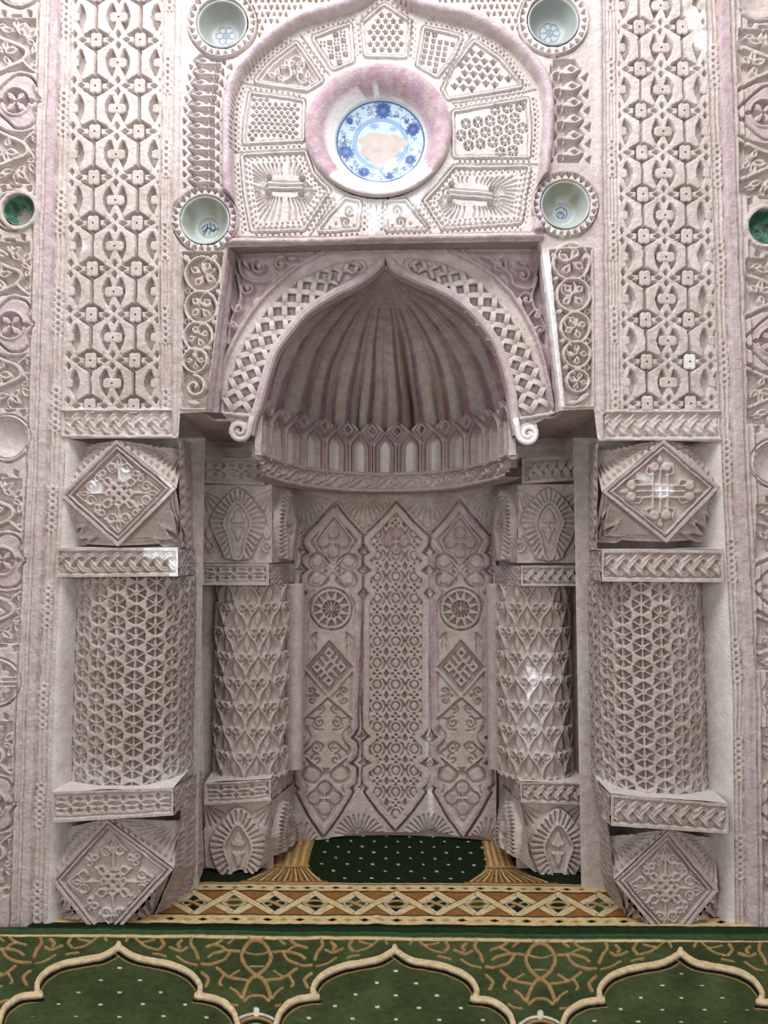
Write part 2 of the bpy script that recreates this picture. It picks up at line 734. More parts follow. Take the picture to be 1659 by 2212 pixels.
def tube(name, pts3, rad, parent, mat=None, seg=8, cols=None, flat=None, closed=False):
    """swept rod through 3-D points"""
    pts = [np.array(p, float) for p in pts3]
    n = len(pts)
    v, f, cc = [], [], []
    up = np.array([0, -1.0, 0])
    for i in range(n):
        t = pts[min(i + 1, n - 1)] - pts[max(i - 1, 0)]
        t /= np.linalg.norm(t) + 1e-9
        a = np.cross(t, up)
        if np.linalg.norm(a) < 1e-3:
            a = np.cross(t, np.array([1.0, 0, 0]))
        a /= np.linalg.norm(a)
        b = np.cross(a, t)
        r = rad[i] if hasattr(rad, '__len__') else rad
        for s in range(seg):
            an = 2 * PI * s / seg
            v.append(pts[i] + a * math.cos(an) * r + b * math.sin(an) * r * (flat or 1.0))
            if cols is not None:
                cc.append(cols[i])
    for i in range(n - 1):
        for s in range(seg):
            s2 = (s + 1) % seg
            f.append((i * seg + s, i * seg + s2, (i + 1) * seg + s2, (i + 1) * seg + s))
    f.append(tuple(range(seg))[::-1])
    f.append(tuple((n - 1) * seg + s for s in range(seg)))
    return raw_mesh(name, v, f, mat, parent, np.array(cc) if cols is not None else None)

# ================================================================== the carved front wall (plane y = 0)
Ly = [-200, 0, 500, 1000, 1500, 2000, 2400]
ML = lambda y: np.interp(y, Ly, [115, 110, 97, 84, 61, 46, 30])          # left edge of the left plain band
MR = lambda y: np.interp(y, Ly, [1544, 1550, 1567, 1583, 1607, 1612, 1618])  # left edge of the right plain band
PLl = lambda y: np.interp(y, [0, 480, 900], [156, 148, 139])
PLr = lambda y: np.interp(y, [0, 480, 900], [352, 343, 344])
PRl = lambda y: np.interp(y, [0, 480, 900], [1333, 1338, 1344])
PRr = lambda y: np.interp(y, [0, 480, 900], [1522, 1540, 1551])
INL = lambda y: np.interp(y, [0, 480, 900], [396, 393, 389])
INR = lambda y: np.interp(y, [0, 480, 900], [1279, 1280, 1283])

st = 2.0
xs = np.concatenate([[-190, -140], np.arange(-104, -10, 4), np.arange(-10, 500, st), np.arange(500, 1170, 1.5), np.arange(1170, 1671, st), np.arange(1674, 1770, 4), [1800, 1850]])
ys = np.concatenate([np.arange(-150, -12, 9), np.arange(-12, 519, 1.55), np.arange(519, 1998, st), [1998, 2003]])
W = Fld(0, 0, 1, 1, xs=xs, ys=ys, step=st, seed=3)
W.e = 1.25

FLOORY = 2001.0
OPEN = [(492, 534), (660, 531), (832, 526), (1000, 524), (1168, 521), (1190, 690), (1213, 887), (1283, 884), (1291, 953), (1400, 952), (1553, 955)]
OPEN += [(float(MR(y)) - 24, y) for y in (960, 1200, 1500, 1800, 2030)]
OPEN += [(float(ML(y)) + 56, y) for y in (2030, 1800, 1500, 1200, 952)]
OPEN += [(142, 948), (386, 947), (389, 893), (446, 890), (470, 700)]


def vline(f, y0, y1, n=12):
    return [(float(f(y)), float(y)) for y in np.linspace(y0, y1, n)]


Z = lambda f: f  # readability

# ---- long vertical mouldings either side
for (M, sg, wd) in ((ML, -1, 21), (MR, 1, 24)):
    off = 0 if sg < 0 else wd
    full = lambda o: vline(lambda y: M(y) + o, -150, 2010, 24)
    # raised plain band
    W.line(full(wd / 2), wd, 5.0)
    W.paintline(vline(lambda y: M(y) + wd / 2, -150, 620), wd, 0, 0.62)
    W.paintline(vline(lambda y: M(y) + wd / 2, 620, 2010), wd, 0, 0.33)
    if sg > 0:
        W.paintline(vline(lambda y: M(y) + wd / 2, 1480, 1700), 8, 0, 0.95)
    # two ribs outside the band
    o1, o2 = (-6, -19) if sg < 0 else (wd + 8, wd + 22)
    for o in (o1, o2):
        W.ridge(full(o), 12, -3, 6)
        W.paintline(full(o), 4, 0, 0.25)
    # bead strip inside: alternating runs of beads and double lines
    ob = wd + 11 if sg < 0 else -11
    W.line(full(ob), 20, -1.0)
    y = -20 if sg < 0 else -120
    k = 0
    while y < 1990:
        ln = 96 if k % 2 == 0 else 118
        seg = vline(lambda q: M(q) + ob, y, min(y + ln, 1995))
        if k % 2 == 0:
            W.beads(seg, 13.5, 18, 2.7, -1, 6)
        else:
            W.line(vline(lambda q: M(q) + ob, y + 3, min(y + ln - 3, 1995)), 2.2, -7)
            for o in (-9, 9):
                W.line(vline(lambda q: M(q) + ob + o, y, min(y + ln, 1995)), 2.0, -5)
        y += ln
        k += 1
    for o in (ob - 11.5, ob + 11.5):
        W.line(full(o), 2.0, -5)

# ---- palmette and roundel strips at the far left and right


def quatre(f, x, y, r, lev, dep, rot=PI / 4, petal=0.62, purple=0.0, hole=True):
    """four-petalled flower in a sunk disc"""
    f.disc(x, y, r, lev - dep)
    for k in range(4):
        a = rot + k * PI / 2
        f.leaf(x, y, a, r * 1.02, r * petal * 1.1, lev, fat=0.6)
    f.disc(x, y, r * 0.22, lev)
    if hole:
        f.disc(x, y, r * 0.12, lev - dep * 0.7, e=1.0)


def strip(cxf, hearts, rounds, sg):
    s = sg
    for hy in hearts:
        cx = float(cxf(hy))
        # two broad painted heart lobes with a flower disc between them
        for u in (-1, 1):
            lobe = smooth([(cx - 56, hy + u * 8), (cx - 40, hy + u * 24), (cx - 8, hy + u * 52), (cx + 8, hy + u * 58), (cx + 30, hy + u * 54), (cx + 40, hy + u * 40), (cx + 38, hy + u * 20), (cx + 52, hy + u * 3)], 5)
            W.line(lobe, 3.6, -9)
            W.paint(lobe, 0, 0.42)
        W.ring(cx, hy, 30, 6, 2)
        W.disc(cx, hy, 27.5, -11, ry=26)
        for k in range(4):
            a = PI / 4 + k * PI / 2
            W.leaf(cx, hy, a, 27, 15, 0.5, fat=0.62)
        W.disc(cx, hy, 6, .5)
        W.disc(cx, hy, 3, -8)
        for u in (-1, 1):
            W.poly([(cx + u * 26, hy), (cx + u * 34, hy - 5), (cx + u * 41, hy), (cx + u * 34, hy + 5)], -9)
            for v in (-1, 1):
                W.poly([(cx + u * 38, hy + v * 18), (cx + u * 46, hy + v * 12), (cx + u * 46, hy + v * 24)], -8)
        # leaf scrolls above and below: sunk ground, raised stems, rings and leaves
        for u in (-1, 1):
            gr = [(cx - 54, hy + u * 46), (cx - 20, hy + u * 64), (cx + 12, hy + u * 68), (cx + 40, hy + u * 62), (cx + 42, hy + u * 178), (cx - 54, hy + u * 178)]
            W.poly(gr, -10, 2)
            st1 = smooth([(cx - 58, hy + u * 56), (cx - 20, hy + u * 74), (cx + 16, hy + u * 90), (cx + 22, hy + u * 112), (cx - 6, hy + u * 126), (cx - 46, hy + u * 142)], 5)
            W.line(st1, 9, 1)
            W.line(smooth([(cx + 40, hy + u * 66), (cx + 24, hy + u * 78), (cx + 14, hy + u * 90)], 4), 7, 1)
            for (lx, ly, a, ln, w) in ((-26, 106, .2, 34, 20), (-28, 104, 2.4, 26, 17), (-24, 108, 1.5, 26, 16), (-24, 100, -1.2, 24, 15), (26, 134, .9, 30, 18), (20, 138, 2.2, 34, 18), (22, 132, -.4, 22, 15), (-2, 150, 2.9, 36, 18), (2, 150, .8, 30, 16), (0, 154, 1.6, 26, 15), (34, 100, 1.3, 26, 13), (-44, 160, .2, 26, 14), (32, 74, .9, 18, 12)):
                W.leaf(cx + lx, hy + u * ly, u * a, ln, w, 0.5, fat=0.5)
                W.leaf(cx + lx + 7 * math.cos(u * a), hy + u * ly + 7 * math.sin(u * a), u * a, ln * .5, w * .26, -5, e=1.0)
            for u2 in (-1, 1):
                W.poly([(cx + u2 * 28 - 5, hy + u * 186), (cx + u2 * 28 + 5, hy + u * 182), (cx + u2 * 28 + 6, hy + u * 194), (cx + u2 * 28 - 4, hy + u * 198)], -9)
            W.poly([(cx - 12, hy + u * 182), (cx + 12, hy + u * 182), (cx + 9, hy + u * 187), (cx - 9, hy + u * 187)], -9)
            W.disc(cx, hy + u * 172, 3, -7)
    for (ry, kind, rr) in rounds:
        cx = float(cxf(ry))
        for (r_, w_) in ((rr + 12, 3), (rr + 4, 3)):
            W.ring(cx, ry, r_, w_, -6)
        W.ring(cx, ry, rr + 8, 5, 2)
        if kind == 'blank':
            k = W.w(cx - rr, ry - rr, cx + rr, ry + rr)
            if W.H[k].size:
                d = np.hypot(W.X[k] - cx, W.Y[k] - ry)
                W.put(k, ss(d - rr, 2), -12 + 7 * (d / rr) ** 2)
        elif kind == 'cross':
            W.disc(cx, ry, rr, -9)
            for o in (-9, 0, 9):
                W.line([(cx - rr, ry + o), (cx + rr, ry + o)], 5, 0)
                W.line([(cx + o, ry - rr), (cx + o, ry + rr)], 5, 0)
            for a in range(4):
                aa = PI / 4 + a * PI / 2
                W.disc(cx + 0.62 * rr * math.cos(aa), ry + 0.62 * rr * math.sin(aa), 9, -1)
        else:
            W.disc(cx, ry, rr, -6)


CXL = lambda y: ML(y) - 70
CXR = lambda y: MR(y) + 92
strip(CXL, (218, 702, 1212, 1738), ((-38, 'blank', 42), (455, 'bowl', 32), (947, 'blank', 40), (1474, 'cross', 40)), -1)
strip(CXR, (243, 737, 1270, 1750), ((-6, 'blank', 42), (490, 'bowl', 34), (1000, 'blank', 42), (1505, 'cross', 40)), 1)
for f_, q in ((ML, -27), (MR, 50)):
    W.line(vline(lambda y: f_(y) + q, -150, 2010), 2.4, -6)

# ---- tall lattice panels with bosses
LATT = {}


def lattice(left, right, x0, y0, px, py, shear, key):
    ax, ay = px / 96.0, py / 98.6
    k = W.w(left(450) - 30, -150, right(450) + 30, 893, 0)
    X, Y = W.X[k], W.Y[k]
    inside = (X > left(Y)) & (X < right(Y)) & (Y < 884)
    ed = np.minimum(X - left(Y), np.minimum(right(Y) - X, 884 - Y))
    u = (X - x0 - shear * (Y - y0)) / ax
    v = (Y - y0) / ay
    u = (u + 48) % 96 - 48
    v = (v + 49.3) % 98.6 - 49.3
    H = np.full(X.shape, 1.0)
    au, av = np.abs(u), np.abs(v)

    def pit(pts, uu, vv, dep=11.0, e=1.1):
        nonlocal H
        H = np.minimum(H, 1.0 - dep * ss(sd_poly(uu, vv, pts), e) - 0)
    # eye around each broad boss
    pit([(13, -30), (19, -20), (23.5, -9), (25, 0), (23.5, 9), (19, 20), (13, 30), (9, 19), (6, 11), (6, -11), (9, -19)], au, v)
    # little diamonds of the knot between
    bu, bv = au, 49.3 - av
    pit([(0, 4.5), (5, 12), (0, 20), (-5, 12)], bu, bv, 9)
    pit([(9, 0), (17, 5.2), (25, 0), (17, -5.2)], bu, bv, 9)
    # lens around each tall boss
    cu, cv = 48 - au, 49.3 - av
    pit([(-27, 7), (27, 7), (25, 11), (0, 26), (-25, 11), (-27, 7)], cu, cv)
    pit([(-14, -2), (14, -2), (14, 9), (-14, 9)], cu, cv)
    # slot between facing plates and fine borders of the straps
    H = np.minimum(H, 1.0 - 10 * ss(np.maximum(cu - 2.6, av - 24), 1.2))
    H = H + 1.6 * ss(sd_poly(cu, av, [(3.2, 0), (3.2, 24), (27, 39), (31, 31), (24, 12), (22.3, 0), (24, -12), (31, -31), (27, -39), (3.2, -24)]), 1.0)
    fr = ss(ed - 2.0, 1.5)
    W.H[k] = np.where(inside, H * (1 - fr) + 2 * fr, W.H[k])
    LATT[key] = []
    for j in range(-2, 12):
        for i in range(-2, 3):
            for (ou, ov, kind) in ((0, 0, 'a'), (px / 2, py / 2, 'b')):
                yy = y0 + j * py + ov
                xx = x0 + i * px + ou + shear * (yy - y0)
                lo, hi = left(yy), right(yy)
                if yy < -30 or yy > 882:
                    continue
                if lo - 3 < xx < hi + 3:
                    LATT[key].append((xx, yy, kind, max(0, lo + 1 - xx), max(0, xx - (hi - 1)), lo, hi))


lattice(PLl, PLr, 257, 38, 95, 98.8, -0.018, 'L')
lattice(PRl, PRr, 1426, 14, 93, 90.3, 0.022, 'R')
# plain lines and bead strip on the niche side of each tall panel
for (A, B, q0, q1) in ((PLr, INL, 1, -1), (PRl, INR, -1, 1)):
    W.line(vline(lambda y: A(y) + q0 * 3, -150, 892), 2.2, -4)
    W.line(vline(lambda y: A(y) + q0 * 24, -150, 950), 2.4, -5)
    y, k = -60, 0
    while y < 880:
        ln = 84 if k % 2 == 0 else 96
        ye = min(y + ln, 884)
        if k % 2 == 0:
            W.beads(vline(lambda q: A(q) + q0 * 13, y, ye), 13.5, 17, 2.6, 0, 6)
        else:
            W.line(vline(lambda q: A(q) + q0 * 10, y, ye), 2.0, -5)
            W.line(vline(lambda q: A(q) + q0 * 17, y, ye), 2.0, -5)
        y += ln
        k += 1
    W.ridge(vline(lambda y: 0.5 * (A(y) + q0 * 24 + B(y)), -150, 950), 14, 0, 4)
    W.paintline(vline(lambda y: 0.5 * (A(y) + q0 * 24 + B(y)), -150, 950), 10, 0, 0.55 if q0 < 0 else 0.3)
# plait bands under the tall panels
W.line([(136, 887), (376, 887)], 5, 3)
W.poly([(138, 892), (366, 892), (366, 938), (140, 938)], -5)
W.plait(142, 892, 364, 938, 82, -7, 9, fill=.42)
W.line([(138, 943), (388, 943)], 8, 3)
W.line([(1296, 890), (1556, 890)], 5, 3)
W.poly([(1304, 895), (1552, 895), (1552, 942), (1304, 942)], -5)
W.plait(1306, 895, 1550, 942, 82, -7, 9, fill=.42)
W.line([(1290, 949), (1556, 949)], 8, 3)
for (x0_, y0_, r_) in ((176, 537, 13), (1493, 775, 13), (1500, 40, 26), (1515, 92, 24)):
    W.paint(circ(x0_, y0_, r_), 1, 0.5)
W.paint([(215, 800), (345, 800), (345, 870), (215, 870)], 2, 0.18, 20)
# plastered-over repair on the right panel
W.poly(smooth(circ(1497, 40, 18, 10, 30), 3, True), 1.5, 5)
W.poly(smooth(circ(1512, 86, 16, 10, 28), 3, True), 1.5, 5)

# ---- medallion tympanum: ogee moulding
OG_L = [(497, 520), (494, 420), (491, 330), (492, 260), (496, 212), (508, 174), (536, 136), (568, 100), (617, 62), (658, 41), (725, 22), (780, 2), (812, -22), (832, -46)]
OG_R = [(1160, 512), (1168, 440), (1175, 376), (1181, 318), (1185, 260), (1182, 202), (1167, 162), (1124, 110), (1080, 75), (1022, 44), (960, 27), (905, 14), (870, -2), (850, -24), (832, -46)]
OGL, OGR = smooth(OG_L, 5), smooth(OG_R, 5)
OGEE = OGL + OGR[::-1]
TYMP = OGEE + [(1157, 515), (840, 522), (500, 527)]
W.poly(TYMP, -4, 2)
# ornament between the ogee and the tall panels
YB = 512


def tri_pit(x, y, r, ang, lev):
    W.poly([(x + r * math.cos(ang + a), y + r * math.sin(ang + a)) for a in (0, 2.25, -2.25)], lev, 1.2)


def leafchain(cxf, y0, y1, per, sg, wl, wr):
    """column of pointed leaves with openwork triangles each side"""
    ysq = np.arange(y0, y1, per)
    for y in ysq:
        cx = cxf(y)
        W.poly([(cx - sg * 14, y - per * .62), (cx + sg * 30, y - per * .62), (cx + sg * 44, y), (cx + sg * 30, y + per * .62), (cx - sg * 14, y + per * .62)], -10, 1.3)
    for y in ysq:
        cx = cxf(y)
        h = per
        lf = [(cx - sg * 2, y + h * .22), (cx + sg * 8, y - h * .20), (cx + sg * 20, y - h * .36), (cx + sg * 44, y + h * .02), (cx + sg * 24, y + h * .30), (cx + sg * 10, y + h * .30)]
        W.poly(lf, 2, 1.3)
        W.poly([(cx + sg * 15, y), (cx + sg * 22, y - h * .13), (cx + sg * 31, y), (cx + sg * 22, y + h * .13)], -7, 1.0)
        W.line([(cx - sg * 14, y + h * .16), (cx + sg * 6, y + h * .02)], 5, 1)
        W.line([(cx - sg * 2, y - h * .25), (cx - sg * 2, y + h * .45)], 3.5, 0)
        W.poly([(cx - sg * 15, y), (cx - sg * wr * .60, y - h * .34), (cx - sg * wr * .66, y + h * .30)], -9, 1.2)
        W.poly([(cx - sg * wr * .72, y + h * .5), (cx - sg * wr * .98, y + h * .20), (cx - sg * wr, y + h * .76)], -9, 1.2)
        W.poly([(cx + sg * 45, y + h * .5), (cx + sg * wl, y + h * .20), (cx + sg * wl, y + h * .80)], -9, 1.2)


leafchain(lambda y: np.interp(y, [0, 120, 240, 400], [470, 464, 447, 448]), 134, 398, 23.2, -1, 52, 40)
leafchain(lambda y: np.interp(y, [0, 120, 240, 400], [1210, 1208, 1219, 1220]), 152, 360, 35.3, 1, 58, 34)
# lattice of triangles above the ogee
for (sgn, xa, xb) in ((-1, 540, 800), (1, 860, 1130)):
    for gx in np.arange(xa, xb, 13.0):
        for gy in np.arange(-60, 120, 15.0):
            xx = gx + (6.5 if int(round(gy / 15)) % 2 else 0)
            if sd_poly(np.array([xx]), np.array([gy]), TYMP)[0] > 24:
                tri_pit(xx, gy, 5.2, PI / 2 if int(round(gx / 13)) % 2 else -PI / 2, -9)
for (sgn, A) in ((-1, OGL), (1, OGR)):
    for (o, wd, lev) in ((16, 2.4, -5), (13, 3, -7)):
        pass
W.ridge(OGL, 25, 0, 14)
W.ridge(OGR, 25, 0, 14)
W.paintline(OGL, 22, 0, 0.85)
W.paintline(OGR, 22, 0, 0.80)

# ---- compartments of the tympanum
MC = (817, 281)
COMP = {
    'rays_l': [(527, 335), (656, 330), (671, 374), (688, 393), (706, 409), (652, 488), (546, 491), (533, 420)],
    'diam_l': [(544, 201), (650, 218), (651, 258), (650, 296), (530, 302), (533, 258)],
    'scroll_l': [(637, 94), (691, 168), (662, 187), (557, 170), (590, 130)],
    'sq_l': [(681, 79), (753, 52), (758, 126), (722, 139)],
    'stars_c': [(831, 10), (880, 43), (874, 114), (795, 112), (787, 46)],
    'sq_r': [(920, 60), (993, 79), (972, 122), (944, 156), (908, 134)],
    'stars_r': [(1027, 91), (1078, 126), (1122, 178), (972, 205), (962, 190), (985, 145)],
    'hex_r': [(984, 243), (1137, 214), (1141, 275), (1139, 331), (986, 330)],
    'rays_r': [(984, 362), (1139, 362), (1122, 474), (960, 486), (924, 430), (950, 403)],
    'bot_l': [(747, 430), (774, 436), (769, 486), (693, 491)],
    'bot_r': [(836, 436), (874, 434), (918, 488), (839, 489)],
}
T0 = -4.0
for nm, pts in COMP.items():
    k = W.wp(pts, 20)
    d = sd_poly(W.X[k], W.Y[k], pts)
    for (o, wd, lev) in ((9.5, 2.4, -8.5), (1.0, 2.2, -8.5)):
        W.put(k, ss(np.abs(d - o) - wd / 2, 1.0), T0 + lev + 3)
    W.put(k, ss(np.abs(d - 5.2) - 2.2, 1.3), T0 + 1.5)
    W.put(k, ss(d + 1.0, 1.5) * ss(0 - d - 999, 1), T0 - 1)


def inpoly(pts, x, y, m=4.0):
    return sd_poly(np.array([x]), np.array([y]), pts)[0] < -m


def fillgrid(pts, sx, sy, fn, stagger=True, ang=0.0, m=5.0):
    p = np.array(pts)
    c = p.mean(0)
    R = np.hypot(*(p - c).T).max()
    n = int(R / min(sx, sy)) + 2
    for j in range(-n, n + 1):
        for i in range(-n, n + 1):
            a = (i + (0.5 if stagger and j % 2 else 0)) * sx
            b = j * sy
            x = c[0] + a * math.cos(ang) - b * math.sin(ang)
            y = c[1] + a * math.sin(ang) + b * math.cos(ang)
            if inpoly(pts, x, y, m):
                fn(x, y, i, j)


def star(x, y, r, n=6, a0=-PI / 2, lev=-12):
    W.poly([(x + (r if k % 2 == 0 else r * .45) * math.cos(a0 + PI * k / n), y + (r if k % 2 == 0 else r * .45) * math.sin(a0 + PI * k / n)) for k in range(2 * n)], lev, 1.0)


fillgrid(COMP['stars_c'], 16.5, 12.5, lambda x, y, i, j: star(x, y, 6.4, 5, lev=-16))
fillgrid(COMP['stars_r'], 19, 15.5, lambda x, y, i, j: W.poly([(x - 8, y - 2.5), (x - 2.4, y - 3), (x, y - 7), (x + 2.4, y - 3), (x + 8, y - 2.5), (x, y + 7)], -17, 1.0), ang=0.12)
fillgrid(COMP['diam_l'], 13.5, 8.6, lambda x, y, i, j: W.poly([(x - (5.6 if j % 2 else 3.6), y), (x, y - 3.6), (x + (5.6 if j % 2 else 3.6), y), (x, y + 3.6)], -17, .8), ang=0.05)


def hexes(x, y, i, j):
    for k in range(6):
        a = k * PI / 3 + PI / 6
        W.poly([(x + 3.6 * math.cos(a), y + 3.6 * math.sin(a)), (x + 11.2 * math.cos(a - .36), y + 11.2 * math.sin(a - .36)), (x + 11.2 * math.cos(a + .36), y + 11.2 * math.sin(a + .36))], -17, 0.9)


fillgrid(COMP['hex_r'], 27, 23.4, hexes, ang=-0.12, m=4)
fillgrid(COMP['sq_r'], 14.5, 12.5, lambda x, y, i, j: W.poly([(x - 4, y - 4), (x + 4, y - 3.4), (x + 3.4, y + 4), (x - 4, y + 3.6)], -17, 1.0), stagger=False, ang=0.18)


def sqs(x, y, i, j):
    if (i + j) % 2 == 0:
        W.poly([(x - 5, y - 5), (x + 5, y - 4.4), (x + 4.4, y + 5), (x - 5, y + 4.6)], -18, 1.0)
    else:
        for a in (-3.8, 3.8):
            for b in (-3.8, 3.8):
                W.disc(x + a, y + b, 1.9, -16, e=0.8)


fillgrid(COMP['sq_l'], 15.5, 15, sqs, stagger=False, ang=-0.15)


def scallop_inside(pts, step=13, off=6):
    k = W.wp(pts, 4)
    q = list(pts) + [pts[0]]
    c = np.array(pts).mean(0)
    for (x, y, a) in resample(q, step):
        v = c - np.array([x, y])
        v /= np.hypot(*v)
        W.disc(x + v[0] * 11, y + v[1] * 11, 2.0, -10, e=0.9)
        tx, ty = math.cos(a), math.sin(a)
        W.poly([(x - tx * 4, y - ty * 4), (x + tx * 4, y + ty * 4), (x + v[0] * 6, y + v[1] * 6)], -10, 1.0)


def rays(pts, c, hw, slant, sgx):
    scallop_inside(pts)
    cx, cy = c
    an = slant
    ux, uy = math.cos(an), math.sin(an)
    vx, vy = -uy, ux

    def at(a, b):
        return (cx + ux * a + vx * b, cy + uy * a + vy * b)
    # rays of carved flutes from a spine out to the frame
    for i in range(46):
        t = 2 * PI * i / 46
        sx_, sy_ = hw * 0.92 * np.sign(math.cos(t)) * abs(math.cos(t)) ** 0.6, 15 * math.sin(t)
        p0 = at(sx_ * 0.95, sy_ + 6 * np.sign(math.sin(t)))
        dr = np.array(at(sx_ + 40 * math.cos(t), sy_ + 48 * math.sin(t))) - np.array(p0)
        dr /= np.hypot(*dr) + 1e-9
        L = 4
        while L < 60 and inpoly(pts, p0[0] + dr[0] * (L + 3), p0[1] + dr[1] * (L + 3), 15):
            L += 2
        if L > 10:
            mid = (p0[0] + dr[0] * L * .5 + 2 * dr[1], p0[1] + dr[1] * L * .5 - 2 * dr[0])
            W.line([(p0[0] + dr[0] * 5, p0[1] + dr[1] * 5), mid, (p0[0] + dr[0] * L, p0[1] + dr[1] * L)], 3.0, -10)
    # spine of three bars with drilled terminals
    for b in (-9.5, 0, 9.5):
        W.line([at(-hw * .80, b), at(hw * .80, b)], 3.2, -11)
    W.line([at(-hw * .8, -4.7), at(hw * .8, -4.7)], 5.2, -2)
    W.line([at(-hw * .8, 4.7), at(hw * .8, 4.7)], 5.2, -2)
    for a in (-1, 1):
        for b in (-1, 1):
            W.disc(*at(a * hw * .78, b * 17), 9, -3)
            W.disc(*at(a * hw * .78, b * 17), 6.6, -16)
        W.line(smooth([at(a * hw * .86, -9), at(a * hw * 1.03, -7), at(a * hw * 1.08, 0), at(a * hw * 1.03, 7), at(a * hw * .86, 9)], 4), 3, -11)
        W.disc(*at(a * hw * .88, 0), 3.4, -12)


rays(COMP['rays_l'], (616, 399), 46, 0.04, 1)
rays(COMP['rays_r'], (1018, 417), 56, 0.10, -1)
# scrolling vine in the left triangle, little scrolls at the bottom
W.poly([(637, 99), (684, 165), (660, 181), (567, 167), (594, 134)], -12, 1.5)
for (x, y, a, l, w) in ((595, 163, -2.6, 20, 14), (595, 160, -1.2, 22, 12), (598, 162, 0.2, 20, 12), (620, 140, -1.8, 20, 12), (618, 142, -2.9, 16, 11), (618, 140, -0.6, 26, 13), (640, 140, 0.9, 22, 13), (636, 146, 2.2, 18, 12), (638, 138, -.6, 18, 12), (664, 168, -1.6, 22, 12), (664, 170, 0.3, 18, 11), (664, 170, 2.9, 18, 11)):
    W.leaf(x, y, a, l, w, -3)
    W.leaf(x + 4 * math.cos(a), y + 4 * math.sin(a), a, l * .55, w * .3, -8, e=.9)
W.line(smooth([(610, 172), (627, 160), (624, 135), (634, 118), (650, 122), (655, 140), (640, 160), (652, 178)], 5), 5, -3)
for (b, sx) in (('bot_l', 1), ('bot_r', -1)):
    c = np.array(COMP[b]).mean(0)
    for (dx, dy, r) in ((10, -10, 13), (2, 14, 12)):
        W.line(spiralpts(c[0] + sx * dx, c[1] + dy, r, 1.3, 1.0, sx), 3.2, -11)
    for (dx, dy) in ((-20, 18), (-8, 8), (20, 22), (-34, 26)):
        W.disc(c[0] + sx * dx, c[1] + dy, 2.4, -10)
# bead bands
ins = lambda pts, o: None
BEADS = [
    [(506, 330), (508, 262), (514, 214), (526, 182)], [(530, 172), (556, 140), (588, 108), (630, 80)], [(660, 66), (710, 50), (768, 36)],
    [(790, 26), (812, 6), (830, -10)], [(834, -10), (856, 8), (886, 26)], [(916, 43), (960, 52), (1016, 68)], [(1030, 74), (1078, 104), (1110, 140), (1140, 184)],
    [(1152, 204), (1158, 250), (1156, 300), (1152, 340)], [(1150, 362), (1146, 400), (1138, 440), (1132, 478)],
    [(508, 318), (580, 316), (652, 314)], [(534, 186), (590, 192), (650, 204)], [(650, 84), (676, 118), (704, 154)], [(772, 42), (776, 80), (780, 114)], [(892, 34), (890, 80), (887, 122)],
    [(1006, 76), (984, 122), (956, 170)], [(1138, 194), (1050, 212), (980, 226)], [(1150, 346), (1070, 345), (988, 345)],
    [(512, 345), (518, 420), (530, 500)], [(546, 504), (600, 504), (656, 502)], [(664, 498), (690, 456), (714, 420)], [(690, 470), (712, 440), (728, 424)],
    [(684, 504), (730, 504), (778, 502)], [(786, 498), (788, 460), (788, 434)], [(824, 498), (824, 460), (824, 438)], [(830, 501), (880, 501), (924, 499)], [(950, 499), (1040, 494), (1126, 488)],
    [(888, 438), (910, 466), (934, 494)], [(910, 426), (930, 456), (948, 484)],
]
for b in BEADS:
    W.beads(smooth(b, 4), 11.2, 13, 2.1, T0, 7)
for ln in ([(500, 326), (655, 322)], [(524, 176), (660, 198)], [(648, 72), (712, 158)], [(782, 30), (786, 116)], [(882, 30), (882, 118)], [(1020, 72), (966, 172)], [(1160, 190), (980, 220)], [(1162, 352), (988, 350)], [(800, 440), (803, 510)], [(812, 440), (812, 512)], [(668, 508), (722, 424)], [(936, 506), (892, 436)], [(505, 510), (660, 510), (1150, 500)], [(502, 516), (1150, 508)]):
    W.line(ln, 2.0, -10)
W.ridge([(494, 525), (660, 523), (832, 517), (1000, 515), (1166, 512)], 16, 0, 8)
W.paintline([(494, 525), (832, 517), (1166, 512)], 14, 0, 0.35)
W.paint([(770, 508), (852, 505), (852, 528), (770, 530)], 2, 0.25, 3)
# whitened upper area, plaster repair under the dish
W.paint([(505, 180), (640, 70), (1030, 60), (1160, 200), (1150, 500), (510, 505)], 1, 0.28, 20)
W.paint([(700, 405), (760, 425), (880, 425), (925, 400), (900, 450), (840, 470), (800, 512), (790, 460), (730, 450)], 1, 0.95, 6)
W.paintline([(672, 90), (715, 150)], 8, 1, 0.9)

# ---- ring borders of the porcelain bowls (bowls are separate things)
BOWLS = {'tl': (480, 52, 55, 74), 'ml': (443, 476, 53, 70), 'tr': (1195, 46, 56, 76), 'mr': (1221, 443, 53, 70)}
for kx, (x, y, r, R2) in BOWLS.items():
    W.disc(x, y, R2, 2)
    W.ring(x, y, R2 + 1, 3, -6)
    W.ring(x, y, R2 - 1.5, 3.4, 5)
    n = 26
    for i in range(n):
        a = 2 * PI * i / n
        rr = (r + R2) / 2 + 1
        if kx in ('ml', 'mr') and 0.9 < abs(math.atan2(math.sin(a), math.cos(a))) < 0 or False:
            continue
        W.poly([(x + (rr - 5) * math.cos(a), y + (rr - 5) * math.sin(a)), (x + (rr + 5) * math.cos(a - .085), y + (rr + 5) * math.sin(a - .085)), (x + (rr + 5) * math.cos(a + .085), y + (rr + 5) * math.sin(a + .085))], -8, 1.0)
    W.disc(x, y, r + 0.5, -32, e=1.2)
    W.paint(circ(x, y, R2), 1, 0.25)
for (x, y, r) in ((42, 455, 33), (1652, 490, 36)):
    W.ring(x, y, r + 6, 10, 4)
    W.disc(x, y, r, -26, e=1.2)
W.disc(MC[0], MC[1], 150, -60, ry=143, e=2)

